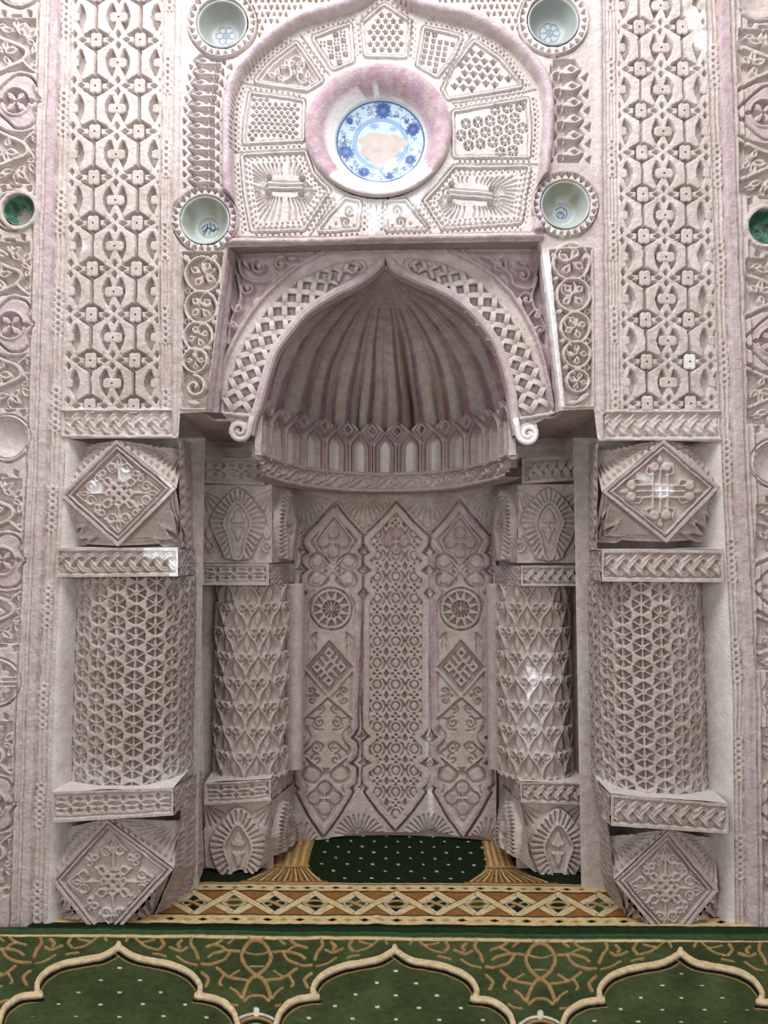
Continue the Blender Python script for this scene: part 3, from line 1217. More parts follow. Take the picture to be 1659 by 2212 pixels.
# ---- scroll strips beside the hood
for (rings, sg) in ((((438, 593, 41), (434, 664, 38), (427, 727, 34), (421, 779, 29)), -1), (((1234, 566, 43), (1238, 638, 39), (1243, 708, 35), (1246, 766, 32), (1248, 823, 27)), 1)):
    out = [(392, 545), (484, 545), (448, 884), (392, 884)] if sg < 0 else [(1184, 540), (1279, 535), (1281, 878), (1218, 880)]
    W.poly(out, -10, 2)
    W.line(out + [out[0]], 5, 3)
    pv = None
    for n_, (x, y, r) in enumerate(rings):
        a0 = PI * 0.5
        W.ring(x, y, r - 3.5, 7, 2.5)
        for q in range(4):
            a = 0.5 + q * PI / 2 + 0.35 * n_
            if q == 3:
                W.line(spiralpts(x + sg * -r * .35, y - r * .35, r * .5, .8, a, sg, 14, .5), 5, 2)
            W.leaf(x, y, a, r * .74, r * .5, 1.5, fat=0.62)
            W.leaf(x + r * .36 * math.cos(a), y + r * .36 * math.sin(a), a, r * .26, r * .13, -4, e=.9)
        if pv:
            mx, my = (x + pv[0]) / 2, (y + pv[1]) / 2
            W.disc(mx + sg * r * .8, my, 7, 2)
            W.disc(mx + sg * r * .8, my, 3.2, -8)
            W.disc(mx - sg * r * .9, my, 6, 1)
        pv = (x, y)
    if sg < 0:
        W.line(spiralpts(420, 836, 25, 1.35, -1.6, 1), 8, 2)
        W.leaf(404, 868, 0.1, 34, 12, 1)
        W.leaf(470, 550, 2.4, 24, 14, 1.5)
        W.leaf(396, 550, 0.9, 24, 14, 1.5)
    else:
        W.leaf(1274, 846, 2.4, 40, 14, 1)
        W.leaf(1226, 872, -.2, 30, 12, 1)
        W.leaf(1190, 545, .9, 22, 12, 1)
        W.leaf(1272, 545, 2.2, 22, 12, 1)
W.paint([(1160, 545), (1185, 545), (1218, 880), (1205, 880)], 1, 0.8, 8)
W.paint([(1183, 540), (1279, 535), (1260, 640), (1205, 640)], 0, 0.25, 20)
W.paint([(150, -20), (1520, -20), (1500, 380), (170, 380)], 1, 0.16, 60)
W.paint([(395, 100), (500, 100), (500, 400), (395, 400)], 0, 0.18, 20)
W.paint([(1180, 100), (1280, 100), (1280, 380), (1180, 380)], 0, 0.22, 20)

# ---- cut the sheet into its pieces
cx_ = 0.5 * (W.xs[1:] + W.xs[:-1])
cy_ = 0.5 * (W.ys[1:] + W.ys[:-1])
QX, QY = np.meshgrid(cx_, cy_)
LAB = np.full(QX.shape, 4)
LAB[QX > 831] = 10
LAB[QX < ML(QY) + 44] = 2
LAB[QX < ML(QY) + 22] = 21
LAB[QX < ML(QY) - 1] = 22
LAB[QX < ML(QY) - 27] = 1
LAB[QX > MR(QY) - 22] = 8
LAB[QX > MR(QY)] = 81
LAB[QX > MR(QY) + 25] = 82
LAB[QX > MR(QY) + 52] = 7
tp = (QX > PLl(QY) - 2) & (QX < INL(QY) - 18) & (QX >= ML(QY) + 44)
LAB[tp] = 3
LAB[tp & (QX > PLr(QY) + 2)] = 33
LAB[(QX > ML(QY) + 44) & (QX < INL(QY) - 16) & (QY > 886)] = 34
tp = (QX < PRr(QY) + 2) & (QX > INR(QY) + 22) & (QX <= MR(QY) - 22)
LAB[tp] = 9
LAB[tp & (QX < PRl(QY) - 2)] = 93
LAB[(QX < MR(QY) - 22) & (QX > INR(QY) + 22) & (QY > 888)] = 94
mid = (QX > INL(QY) - 18) & (QX < INR(QY) + 22)
LAB[mid & (QX < INL(QY))] = 41
LAB[mid & (QX > INR(QY))] = 101
LAB[mid & (QX > INL(QY)) & (QX < 500) & (QY > 541)] = 11
LAB[mid & (QX < INR(QY)) & (QX > 1180) & (QY > 532)] = 12
QX, QY = QX.astype(np.float32), QY.astype(np.float32)
dT, dO = np.full(QX.shape, 99, np.float32), np.full(QX.shape, 99, np.float32)
kk = (slice(0, int(np.searchsorted(cy_, 545))), slice(*[int(v) for v in np.searchsorted(cx_, [470, 1200])]))
dT[kk] = sd_poly(QX[kk], QY[kk], TYMP)
dO[kk] = np.minimum(sd_line(QX[kk], QY[kk], OGL), sd_line(QX[kk], QY[kk], OGR))
LAB[mid & (dO < 13.5) & (QY < 520)] = 51
LAB[mid & (dT < 0) & (dO >= 13.5)] = 5
LAB[mid & (QY > 514) & (QY < 545) & (QX > 490) & (QX < 1172)] = 52
for i, pts in enumerate(COMP.values()):
    LAB[kk][sd_poly(QX[kk], QY[kk], pts) < 10.2] = 60 + i

LAB[(LAB == 4) & (QY > 380)] = 42
LAB[(LAB == 10) & (QY > 360)] = 102
LAB[(LAB == 4) & ((QX > 545) | (QY < 85))] = 43
LAB[(LAB == 10) & ((QX < 1120) | (QY < 85))] = 103
RINGS_L = ((438, 593, 41), (434, 664, 38), (427, 727, 34), (421, 779, 29), (420, 836, 28))
RINGS_R = ((1234, 566, 43), (1238, 638, 39), (1243, 708, 35), (1246, 766, 32), (1248, 823, 27))
for i, (x, y, r) in enumerate(RINGS_L):
    LAB[(np.hypot(QX - x, QY - y) < r + 1) & (LAB == 11)] = 200 + i
for i, (x, y, r) in enumerate(RINGS_R):
    LAB[(np.hypot(QX - x, QY - y) < r + 1) & (LAB == 12)] = 210 + i
for i, (kx, (x, y, r, R2)) in enumerate(BOWLS.items()):
    LAB[np.hypot(QX - x, QY - y) < R2 + 2] = 220 + i
for i, y in enumerate((218, 702, 1212, 1738)):
    LAB[(np.hypot(QX - CXL(y), (QY - y) * .9) < 56) & (LAB == 1)] = 230 + i
for i, y in enumerate((243, 737, 1270, 1750)):
    LAB[(np.hypot(QX - CXR(y), (QY - y) * .9) < 56) & (LAB == 7)] = 240 + i
for i, (y, r) in enumerate(((-38, 54), (455, 44), (947, 53), (1474, 53))):
    LAB[(np.hypot(QX - CXL(y), QY - y) < r) & (LAB == 1)] = 250 + i
for i, (y, r) in enumerate(((-6, 54), (490, 46), (1000, 54), (1505, 53))):
    LAB[(np.hypot(QX - CXR(y), QY - y) < r) & (LAB == 7)] = 260 + i
# the waisted plates of the lattices, each a piece of its own
NPL = {}
for key, base, lab0, (x0_, y0_, px_, py_, sh_) in (('L', 3, 1000, (257, 38, 95, 98.8, -0.018)), ('R', 9, 2000, (1426, 14, 93, 90.3, 0.022))):
    u = (QX - x0_ - sh_ * (QY - y0_)) / (px_ / 96.0)
    v = (QY - y0_) / (py_ / 98.6)
    iu, iv = np.floor((u + 48) / 96).astype(int), np.floor((v + 49.3) / 98.6).astype(int)
    uu, vv = u - iu * 96, v - iv * 98.6
    kx = (slice(None), slice(*[int(v) for v in np.searchsorted(cx_, [120, 400] if key == 'L' else [1290, 1600])]))
    u, v, iu, iv, uu, vv = (q[kx] for q in (u, v, iu, iv, uu, vv))
    inp = (sd_poly(48 - np.abs(uu), np.abs(vv), [(2.6, 0), (2.6, 24), (26, 38), (31, 30), (23, 12), (21.5, 0), (23, -12), (31, -30), (26, -38), (2.6, -24)]) < 0) & (LAB[kx] == base)
    idx = lab0 + (iv + 3) * 20 + (iu + 4) * 2 + (uu > 0)
    LAB[kx][inp] = idx[inp]
    NPL[key] = sorted(set(idx[inp].tolist()))



def tidy(labs, wins):
    """keep the largest island of a label, hand stray bits to the neighbour they touch most"""
    for lab in labs:
        m = LAB == lab
        js, is_ = np.nonzero(m)
        if not len(js):
            continue
        seen = np.zeros(m.shape, bool)
        comps = []
        for j, i in zip(js.tolist(), is_.tolist()):
            if seen[j, i]:
                continue
            st_, comp, touch = [(j, i)], [], {}
            seen[j, i] = True
            while st_:
                a, b_ = st_.pop()
                comp.append((a, b_))
                for (c_, d_) in ((a + 1, b_), (a - 1, b_), (a, b_ + 1), (a, b_ - 1)):
                    if 0 <= c_ < m.shape[0] and 0 <= d_ < m.shape[1]:
                        if m[c_, d_]:
                            if not seen[c_, d_]:
                                seen[c_, d_] = True
                                st_.append((c_, d_))
                        else:
                            v = int(LAB[c_, d_])
                            touch[v] = touch.get(v, 0) + 1
            comps.append((comp, touch))
        comps.sort(key=lambda q: -len(q[0]))
        for comp, touch in comps[1:]:
            if touch:
                best = max(touch, key=touch.get)
                for a, b_ in comp:
                    LAB[a, b_] = best


LAB[LAB == 42] = 221
LAB[LAB == 102] = 223
LAB[(LAB == 43) & (QX < 540)] = 220
LAB[(LAB == 103) & (QX > 1130)] = 222
tidy((4, 10, 43, 103, 41, 101, 11, 12, 5, 52, 220, 221, 222, 223), None)
wall = thing('wall_back', (0, 0.02, 0), None, None, kind='structure')
tL = thing('lattice_panel', V3(255, 946, 0.0), 'tall lattice panel with square bosses, left of the blue dish', 'carved panel', 'tall lattice panels')
tR = thing('lattice_panel', V3(1430, 952, 0.0), 'tall lattice panel with square bosses, right of the blue dish, patched near its top', 'carved panel', 'tall lattice panels')
tM = thing('tympanum_panel', V3(830, 525, 0.0), 'pointed stucco tympanum of radiating carved compartments around the blue dish', 'carved panel')
tSL = thing('bowl_border', V3(445, 535, 0.0), 'carved leaf-chain border holding two pale bowls, left of the tympanum', 'carved border', 'leaf-chain borders')
tSR = thing('bowl_border', V3(1225, 530, 0.0), 'carved leaf-chain border holding two pale bowls, right of the tympanum', 'carved border', 'leaf-chain borders')
tCL = thing('vine_border', V3(420, 890, 0.0), 'narrow vine of leaf rings ending in a spiral, left of the ribbed hood', 'carved border', 'vine borders')
tCR = thing('vine_border', V3(1245, 885, 0.0), 'narrow vine of five leaf rings beside whitened moulding, right of the ribbed hood', 'carved border', 'vine borders')
bL = thing('side_border', (Xat(40, 1990, 0), 0, 0), 'far left border of palmettes and mauve heart lobes with ribbed mouldings', 'carved border', 'side borders')
bR = thing('side_border', (Xat(1640, 1990, 0), 0, 0), 'far right border of palmettes and mauve heart lobes with ribbed mouldings', 'carved border', 'side borders')
D_ = {
    1: ('palmette_strip', bL, None), 2: ('bead_strip', bL, None), 21: ('plain_band', bL, None), 22: ('ribbed_moulding', bL, None),
    7: ('palmette_strip', bR, None), 8: ('bead_strip', bR, None), 81: ('plain_band', bR, None), 82: ('ribbed_moulding', bR, None),
    3: ('lattice_field', tL, None), 33: ('bead_strip', tL, None), 34: ('plait_band', tL, None),
    9: ('lattice_field', tR, None), 93: ('bead_strip', tR, None), 94: ('plait_band', tR, None),
    4: ('leaf_chain', tSL, None), 41: ('moulding', tSL, None), 10: ('leaf_chain', tSR, None), 101: ('moulding', tSR, None),
    5: ('bead_frame', tM, None), 51: ('ogee_moulding', tM, dict(label='mauve-painted ogee moulding')), 52: ('ledge_moulding', tM, None),
    43: ('triangle_lattice', tSL, None), 103: ('triangle_lattice', tSR, None),
    11: ('leaf_rings', tCL, None), 12: ('leaf_rings', tCR, None),
}
CN = ('ray_compartment', 'diamond_compartment', 'vine_compartment', 'square_compartment', 'star_compartment', 'square_compartment', 'star_compartment', 'triangle_compartment', 'ray_compartment', 'spiral_compartment', 'spiral_compartment')
for i in range(len(COMP)):
    D_[60 + i] = (CN[i], tM, None)
for i in range(5):
    D_[200 + i] = ('leaf_ring', tCL, None)
    D_[210 + i] = ('leaf_ring', tCR, None)
for i, q in enumerate((tSL, tSL, tSR, tSR)):
    D_[220 + i] = ('toothed_ring', q, None)
for i in range(4):
    D_[230 + i] = ('heart_motif', bL, None)
    D_[240 + i] = ('heart_motif', bR, None)
    D_[250 + i] = ('roundel', bL, None)
    D_[260 + i] = ('roundel', bR, None)
for q in NPL['L']:
    D_[q] = ('plate', tL, None)
for q in NPL['R']:
    D_[q] = ('plate', tR, None)
W.emit('wall', s_vert(0.0), labels=(LAB, D_), cut=OPEN)

# bosses standing in the lattice, one piece each
K0 = DW / F


def boss_pts(w, h, n):
    return [(-w, -h + n), (-w + n, -h), (-2, -h), (0, -h + 2), (2, -h), (w - n, -h), (w, -h + n), (w, h - n), (w - n, h), (2, h), (0, h - 2), (-2, h), (-w + n, h), (-w, h - n)]


BOSS = {'a': prism_mesh('boss', boss_pts(20, 11.5, 5), 3.2, 3.0, K0), 'b': prism_mesh('boss', boss_pts(12.5, 17, 4), 3.2, 3.0, K0)}
HALF = {s: prism_mesh('boss', [(x, y) for x, y in [(0, -10.5), (10, -10.5), (15, -7), (15, 7), (10, 10.5), (0, 10.5)]] if s > 0 else [(0, -10.5), (-10, -10.5), (-15, -7), (-15, 7), (-10, 10.5), (0, 10.5)], 3.2, 3.0, K0) for s in (1, -1)}
HOLE = prism_mesh('drill_hole', circ(0, 0, 2.3, 8), 0.25, 0.1, K0)  # flat dark disc standing in for the shade inside a drilled hole
HOLE.materials.clear()
HOLE.materials.append(plain('hole_shade', lin(74, 58, 50), 1.0))
wb = prism_mesh('boss', boss_pts(12.5, 17, 4), 3.2, 3.0, K0, white=.6)
for key, par in (('L', tL), ('R', tR)):
    for (x, y, kind, a, b, lo, hi) in LATT[key]:
        me = BOSS[kind]
        if kind == 'a' and x < lo + 16:
            me, x = HALF[1], lo + 3
        elif kind == 'a' and x > hi - 16:
            me, x = HALF[-1], hi - 3
        elif kind == 'b' and (x < lo + 10 or x > hi - 10):
            continue
        if key == 'R' and ((abs(x - 1490) < 14 and abs(y - 55) < 25) or (x > 1500 and abs(y - 98) < 20)):
            continue
        if key == 'R' and abs(x - 1493) < 14 and abs(y - 775) < 18:
            me = wb
        lift = float(0.9 * vnoise(np.array([x]), np.array([y]), 31, 8)[0])
        o = place('boss', me, V3(x, y, 0.0), par, float(0.05 * vnoise(np.array([x]), np.array([y]), 23, 9)[0]))
        if kind == 'b' or me is BOSS['a']:
            c = V3(x, y, -3.25 * K0)
            hh = bpy.data.objects.new('drill_hole', HOLE)
            COL.objects.link(hh)
            hh.parent = o
            hh.location = (0, -3.2 * K0, 0)

# ================================================================== the hood over the niche
YS = 0.10      # depth of the spandrel face
tH = thing('niche_hood', V3(832, 905, 0.1), 'ribbed shell hood of the niche under a pointed arch with basket-weave spandrels', 'niche hood')
ARL = [(829, 553), (825, 562), (816, 575), (777, 607), (720, 636), (663, 673), (621, 721), (592, 763), (573, 820), (558, 877), (547, 908), (540, 940)]
ARR = [(834, 553), (840, 562), (855, 581), (892, 601), (950, 625), (994, 651), (1028, 682), (1066, 732), (1089, 784), (1104, 842), (1110, 899), (1117, 940)]
AL, AR = smooth(ARL, 5), smooth(ARR, 5)
S = Fld(470, 536, 1204, 962, 2.0, seed=21)
SPAN = [(508, 546), (832, 541), (1160, 537), (1178, 690), (1200, 893), (1160, 912), (1164, 940), (1150, 960), (1128, 958)] + [(x, y) for x, y in AR[::-1]] + [(x, y) for x, y in AL] + [(530, 955), (508, 952), (494, 936), (500, 915), (476, 890), (490, 690)]
OAL = smooth([(700, 546), (660, 566), (621, 593), (564, 650), (522, 707), (493, 763), (478, 812), (474, 860)], 5)
OAR = smooth([(970, 540), (1010, 560), (1046, 581), (1095, 625), (1132, 677), (1161, 735), (1182, 813), (1194, 879)], 5)
S.H[:] = -2
for A in (OAL, OAR):
    S.ridge(A, 10, -1, 5)
    S.paintline(A, 12, 0, 0.55)
    sg = -1 if A is OAL else 1
    S.line([(x + sg * 9, y - 5) for x, y in A], 3, -6)
    S.ridge([(x + sg * 15, y - 8) for x, y in A], 7, -2, 4)
# corner scrolls (sunk ground, vine and spirals)
for sg in (-1, 1):
    cn = [(510, 549), (668, 549), (600, 592), (548, 648), (508, 705), (486, 760), (494, 660)] if sg < 0 else [(1003, 541), (1160, 541), (1172, 640), (1180, 748), (1160, 706), (1110, 628), (1062, 580)]
    S.poly(cn, -11, 2)
    S.paint(cn, 0, 0.55, 8)
    sp = ((560, 575, 17, 1.0), (606, 569, 15, 2.2), (536, 622, 15, 0.4), (513, 664, 12, 0.2), (504, 700, 9, 0.2)) if sg < 0 else ((1078, 573, 18, 2.0), (1130, 594, 17, 1.0), (1138, 646, 15, .4), (1160, 680, 13, .2), (1168, 712, 10, .2))
    for (x, y, r, a) in sp:
        S.line(spiralpts(x, y, r, 1.25, a + PI, sg), 5.5, 2.5)
        S.disc(x, y, r * .28, 1)
    v = smooth([(515, 560), (522, 590), (548, 606), (580, 604), (596, 590)], 4) if sg < 0 else smooth([(1164, 560), (1150, 620), (1112, 616), (1100, 590), (1060, 560)], 4)
    S.line(v, 7, 1)
    v = smooth([(512, 590), (520, 640), (500, 690), (490, 740)], 4) if sg < 0 else smooth([(1162, 600), (1150, 650), (1176, 700), (1184, 740)], 4)
    S.line(v, 6, 1)
    for (x, y, a) in (((620, 556, 0.1), (524, 560, .9), (560, 640, 2.2)) if sg < 0 else ((1040, 552, .2), (1120, 560, .6), (1120, 640, 1.2))):
        S.leaf(x, y, a, 26, 10, 1)
# ground of the basket-weave zone
BRL = [(780, 572), (745, 584), (700, 606), (650, 643), (602, 690), (562, 748), (534, 808), (518, 860), (512, 886)]
BRR = [(884, 570), (920, 580), (966, 600), (1016, 634), (1062, 684), (1100, 742), (1128, 800), (1146, 850), (1156, 886)]
for B in (BRL, BRR):
    q = smooth(B, 5)
    n = len(q)
    for i in range(n - 1):
        wd = np.interp(i / n, [0, .12, .3, 1], [26, 40, 60, 60])
        S.line(q[i:i + 2], wd, -7)
# lower bars and volutes
for sg in (-1, 1):
    S.line([(484, 893), (545, 898)] if sg < 0 else [(1125, 905), (1196, 893)], 9, 3)
    c = (517, 931) if sg < 0 else (1141, 938)
    S.disc(c[0], c[1], 23, 5)
    S.line(spiralpts(c[0], c[1], 18, 1.2, 0.6 if sg < 0 else 2.4, -sg), 4, -5)
    if sg > 0:
        S.paint(circ(1143, 945, 16), 1, 1.0, 4)
S.paint([(470, 540), (1200, 540), (1200, 650), (470, 650)], 0, 0.25, 30)
S.emit('spandrel_face', s_vert(YS), tH, keep=SPAN)
# rolled rim of the pointed arch
for A, nm in ((AL, 'arch_rim'), (AR, 'arch_rim')):
    n = len(A)
    V, Fc, Cc = [], [], []
    sgn = 1 if A is AL else -1
    # section: outer lip on the face, rounded edge, then soffit going back
    sec = ((-11, 1), (-9, 6), (-3, 8), (4, 7), (8, 2), (9, -8), (10, -22))
    for i, (x, y) in enumerate(A):
        x2, y2 = A[min(i + 1, n - 1)]
        x1, y1 = A[max(i - 1, 0)]
        t = np.array([x2 - x1, y2 - y1])
        t /= np.hypot(*t)
        nr = np.array([t[1], -t[0]]) * sgn
        if nr[1] < 0 and abs(nr[0]) < 0.99:
            nr = nr if sgn * nr[0] > 0 else -nr
        fade = min(1.0, 0.25 + i / 9.0)
        for (o, h) in sec:
            p = P(x + nr[0] * o * fade, y + nr[1] * o * fade, YS)
            p[1] -= h * fade * (DW + YS) / F
            if h < 0:
                p[1] = YS - h * (DW + YS) / F
            V.append(p)
            Cc.append((0.45 if o < 8 else 0.3, 0, 0))
    m = len(sec)
    for i in range(n - 1):
        for j in range(m - 1):
            Fc.append((i * m + j, i * m + j + 1, (i + 1) * m + j + 1, (i + 1) * m + j))
    raw_mesh(nm, V, Fc, STUCCO, tH, np.array(Cc), smooth_=False)
for (cx_, cy_, sg) in ((517, 930, -1), (1141, 937, 1)):
    q = spiralpts(cx_, cy_, 22, 1.45, 0.1 if sg < 0 else PI - 0.1, -sg, 40, .2)
    q = ([(545, 900), (541, 918)] if sg < 0 else [(1113, 904), (1117, 922)]) + q
    tube('volute', [P(x, y, YS - .012) for x, y in q], [.011 - .004 * i / len(q) for i in range(len(q))], tH, seg=10, cols=[(0.25, 0.9 if sg > 0 else 0.1, 0)] * len(q))
# basket-weave straps, piece by piece
KS = (DW + YS) / F


def strap_mesh(L, w, hm, he, k):
    """short strap, arched so that its middle passes over and its ends dip under the neighbours"""
    v, f = [], []
    xs_ = np.linspace(-L / 2, L / 2, 7)
    for x in xs_:
        h = he + (hm - he) * (1 - (2 * abs(x) / L) ** 2.2)
        for (y, z) in ((-w / 2, h - 8), (-w / 2, h - 1.6), (-w / 2 + 1.4, h), (w / 2 - 1.4, h), (w / 2, h - 1.6), (w / 2, h - 8)):
            v.append((x * k, -z * k, -y * k))
    for a in range(6):
        for b_ in range(5):
            f.append((a * 6 + b_, a * 6 + b_ + 1, (a + 1) * 6 + b_ + 1, (a + 1) * 6 + b_))
    f += [tuple(range(6)), tuple(range(36, 42))]
    me = bpy.data.meshes.new('strap')
    me.from_pydata(v, [], f)
    ca = me.color_attributes.new('Col', 'FLOAT_COLOR', 'POINT')
    cc = np.zeros((len(v), 4), np.float32)
    cc[:, 3] = 1
    ca.data.foreach_set('color', cc.ravel())
    me.materials.append(STUCCO)
    me.update()
    return me


STR, STS = strap_mesh(38, 12.5, 9.0, -2.0, KS), strap_mesh(25, 8.5, 7.0, -1.0, KS)
for B in (BRL, BRR):
    q = resample(smooth(B, 6), 20.5)
    for i, (x, y, a) in enumerate(q):
        t = i / len(q)
        wd = np.interp(t, [0, .12, .3, 1], [12, 26, 42, 42])
        rows = (-1, 0, 1) if t > 0.1 else (-0.6, 0.6)
        for j, r in enumerate(rows):
            nx, ny = -math.sin(a), math.cos(a)
            par = (i + j) % 2
            px_, py_ = x + nx * r * wd * .5, y + ny * r * wd * .5
            ang = a + (PI / 4 if par else -PI / 4)
            me = STR if t > 0.22 else STS
            place('strap', me, V3(px_, py_, YS + 3.0 * KS), tH, ang)

# splayed reveals joining the spandrel to the front wall, and the brown-tinted soffit under the ledge


def facet(name, quad, parent, n=(8, 8), draw=None, cols=None, hfun=None):
    """quad: four (px,py,Y) corners TL,TR,BR,BL -> bilinear grid between the world points"""
    A, B, C, Dd = (P(*q) for q in quad)
    nu, nv = n
    u = np.linspace(0, 1, nu + 1)[None, :, None]
    v = np.linspace(0, 1, nv + 1)[:, None, None]
    p = (A * (1 - u) + B * u) * (1 - v) + (Dd * (1 - u) + C * u) * v
    U, Vv = np.meshgrid(np.linspace(0, 1, nu + 1), np.linspace(0, 1, nv + 1))
    Ccol = np.zeros(p.shape)
    nr = np.cross(B - A, Dd - A)
    nr /= np.linalg.norm(nr) + 1e-12
    if np.dot(nr, np.array([0, -DW, CZ]) - A) < 0:
        nr = -nr
    if hfun is not None:
        H, cc = hfun(U, Vv)
        if cc is not None:
            Ccol[...] = cc
        p = p + nr * (np.asarray(H) * 0.00165)[..., None]
    elif cols is not None:
        Ccol[...] = cols
    nz = 0.45 * vnoise(p[..., 0] * 600, p[..., 2] * 600 + p[..., 1] * 410, 23, 5)
    p = p + nr * (nz * 0.0016)[..., None]
    return grid_mesh(name, p, np.ones((nv, nu), bool), Ccol, STUCCO, parent)


def flutes(U, V):
    H = 4 * np.abs(np.sin(PI * U * 2)) - 2 + 1.5 * vnoise(U * 40, V * 300, 12, 3)
    c = np.zeros(U.shape + (3,))
    c[..., 0] = 0.5
    return H, c


facet('splayed_reveal', [(492, 534, 0), (510, 548, YS), (476, 892, YS), (446, 890, 0)], tH, (14, 60), hfun=flutes)


def flutes_w(U, V):
    H, c = flutes(U, V)
    c[..., 1] = 0.8 * (U < 0.45)
    return H, c


facet('splayed_reveal', [(1168, 521, 0), (1158, 538, YS), (1200, 893, YS), (1213, 887, 0)], tH, (14, 60), hfun=flutes_w)
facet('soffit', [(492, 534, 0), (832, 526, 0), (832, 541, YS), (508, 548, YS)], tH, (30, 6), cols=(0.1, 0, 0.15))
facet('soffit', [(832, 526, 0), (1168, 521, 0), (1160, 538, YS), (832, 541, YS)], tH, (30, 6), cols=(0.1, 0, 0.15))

# ------------------------------------------------ fluted half dome
XC = Xat(832, 900, YS)
RX, Y0D, YB_ = 0.472, 0.13, 0.80      # half width, front depth, deepest point
ZR = Zat(935, 0.80)                   # springing of the flutes
prof = np.array([(283, 930), (272, 884), (262, 835), (247, 780), (222, 725), (186, 680), (134, 640), (76, 612), (30, 590), (8, 570)], float)
prof_w = (prof[:, 0] - 12) / 271.0
prof_z = np.array([Zat(y, 0.13) for y in prof[:, 1]])
prof_z = ZR + (prof_z - prof_z[0]) * (Zat(580, 0.13) - ZR) / (prof_z[-1] - prof_z[0])
NF = 13


def dome_pt(phi, s, bulge):
    """phi 0..pi across, s 0 (springing) .. 1 (apex)"""
    z = ZR + (prof_z[-1] - ZR) * s
    w = np.interp(z, prof_z, np.maximum(prof_w, 0.0)) * (1 + bulge)
    x = XC - RX * w * np.cos(phi)
    y = Y0D + (YB_ - Y0D) * w * np.sin(phi)
    return np.stack([x, y, z], -1)


for i in range(NF):
    t = np.linspace(0, 1, 25)[None, :]
    s = -0.07 + 1.07 * np.linspace(0, 1, 70)[:, None] ** 0.9
    phi = (i + t) * PI / NF + 0 * s
    ssn = s + 0 * t
    irr = 0.10 * math.sin(i * 2.3)
    hollow = np.sqrt(np.clip(1 - (2 * t - 1) ** 2, 0, 1))
    vee = 1 - np.abs(2 * t - 1)
    bulge = 0.01 + ((0.15 + 0.02 * irr) * (0.55 * hollow + 0.45 * vee) + 0.075 * np.exp(-((t - .5) / .06) ** 2)) * np.clip(1.4 * (1 - ssn), 0.35, 1)
    wb_ = lambda q: (0.010 * np.sin(9 * ssn + q * 1.7) + 0.02 * math.sin(q * 2.9)) * (0 < q < NF)
    wob = wb_(i) * (1 - t) + wb_(i + 1) * t
    p = dome_pt(phi + wob, ssn, bulge)
    Cc = np.zeros(p.shape)
    e = np.abs(2 * t - 1) + 0 * s
    Cc[..., 0] = np.clip((e - 0.72) / 0.15, 0, 1) * (1.5 + 0.5 * np.sin(ssn * 23 + i)) * (ssn < 0.85)
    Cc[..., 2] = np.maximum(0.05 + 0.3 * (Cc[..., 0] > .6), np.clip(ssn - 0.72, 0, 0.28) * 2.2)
    if i == 7:
        Cc[..., 2] = np.maximum(Cc[..., 2], 0.9 * np.exp(-((t - 0.40) / 0.22) ** 2) * np.clip(1.5 - np.abs(ssn - 0.42) * 2.2, 0, 1))
    grid_mesh('flute', p, np.ones((p.shape[0] - 1, p.shape[1] - 1), bool), Cc, STUCCO, tH)

# ------------------------------------------------ arcade band under the flutes: one piece per arch
KA = 3.5 / F
ZA1 = Zat(1024, 0.80)
na, nh = 30, 62
ra = np.linspace(0, 1, na)
tA = thing('blind_arcade', (XC, 0.7, ZA1), 'row of small blind arches and diamonds below the ribbed hood', 'arcade')
for i in range(NF):
    U = np.linspace(-28, 28, na)
    Vv = np.linspace(-28, 98, nh)           # rows in px below the flute springing
    UU, VV = np.meshgrid(U, Vv)
    f = Fld(0, 0, 1, 1, xs=U, ys=Vv, warp=0.5, seed=40 + i)
    f.H[:] = 1
    # window plate sunk behind stepped pointed frames
    arch = lambda o: [(-(21 - o), 100), (-(21 - o), 34), (-(17 - o * .8), 24 + o * .2), (0, 6 + o * 1.05), (17 - o * .8, 24 + o * .2), (21 - o, 34), (21 - o, 100)]
    f.poly([(-28, 34), (-25, 26), (0, -1), (25, 26), (28, 34), (28, 100), (-28, 100)], 4)
    f.poly(arch(-1.5), -2)
    f.poly(arch(2.5), 2)
    f.poly(arch(6.5), -3.5)
    f.poly(arch(9.5), -7)
    f.line([(-28, 20), (0, -6), (28, 20)], 3, -4)
    for sx in (-28, 28):
        dm = [(sx, -22), (sx + 16, -3), (sx, 16), (sx - 16, -3)]
        f.poly(dm, 4)
        f.line(dm + [dm[0]], 2.6, -3)
        f.poly([(sx, -12), (sx + 8, -3), (sx, 6), (sx - 8, -3)], -6)
        f.disc(sx, -3, 2.6, 0)
        f.line([(sx, 30), (sx, 100)], 2.2, -3)
    f.paintline(arch(0.5), 7, 0, .8, 2)
    f.paintline(arch(0.5), 8, 2, .45, 2)
    f.C[..., 2] = np.maximum(f.C[..., 2], .12)
    f.paintline([(-28, 22), (0, -3), (28, 22)], 4, 0, 1.0, 2)
    for sx in (-28, 28):
        f.paintline([(sx, -22), (sx + 16, -3), (sx, 16), (sx - 16, -3), (sx, -22)], 5, 0, 1.1, 2)
    f.paint(arch(10), 1, .45, 2)
    phi = (i + 0.5 + UU / 56.0) * PI / NF
    H = 2.2 * f.H + 0.4 * vnoise(UU + i * 90, VV, 6, 4)
    p = np.stack([XC - (RX - H * KA) * np.cos(phi), Y0D + (YB_ - Y0D - H * KA) * np.sin(phi), ZR - VV * (ZR - ZA1) / 92.0], -1)
    UQ, VQ = 0.25 * (UU[1:, 1:] + UU[:-1, 1:] + UU[1:, :-1] + UU[:-1, :-1]), 0.25 * (VV[1:, 1:] + VV[:-1, 1:] + VV[1:, :-1] + VV[:-1, :-1])
    grid_mesh('arch', p, VQ > -3 - 22 * np.abs(UQ) / 28, f.C, STUCCO, tA)

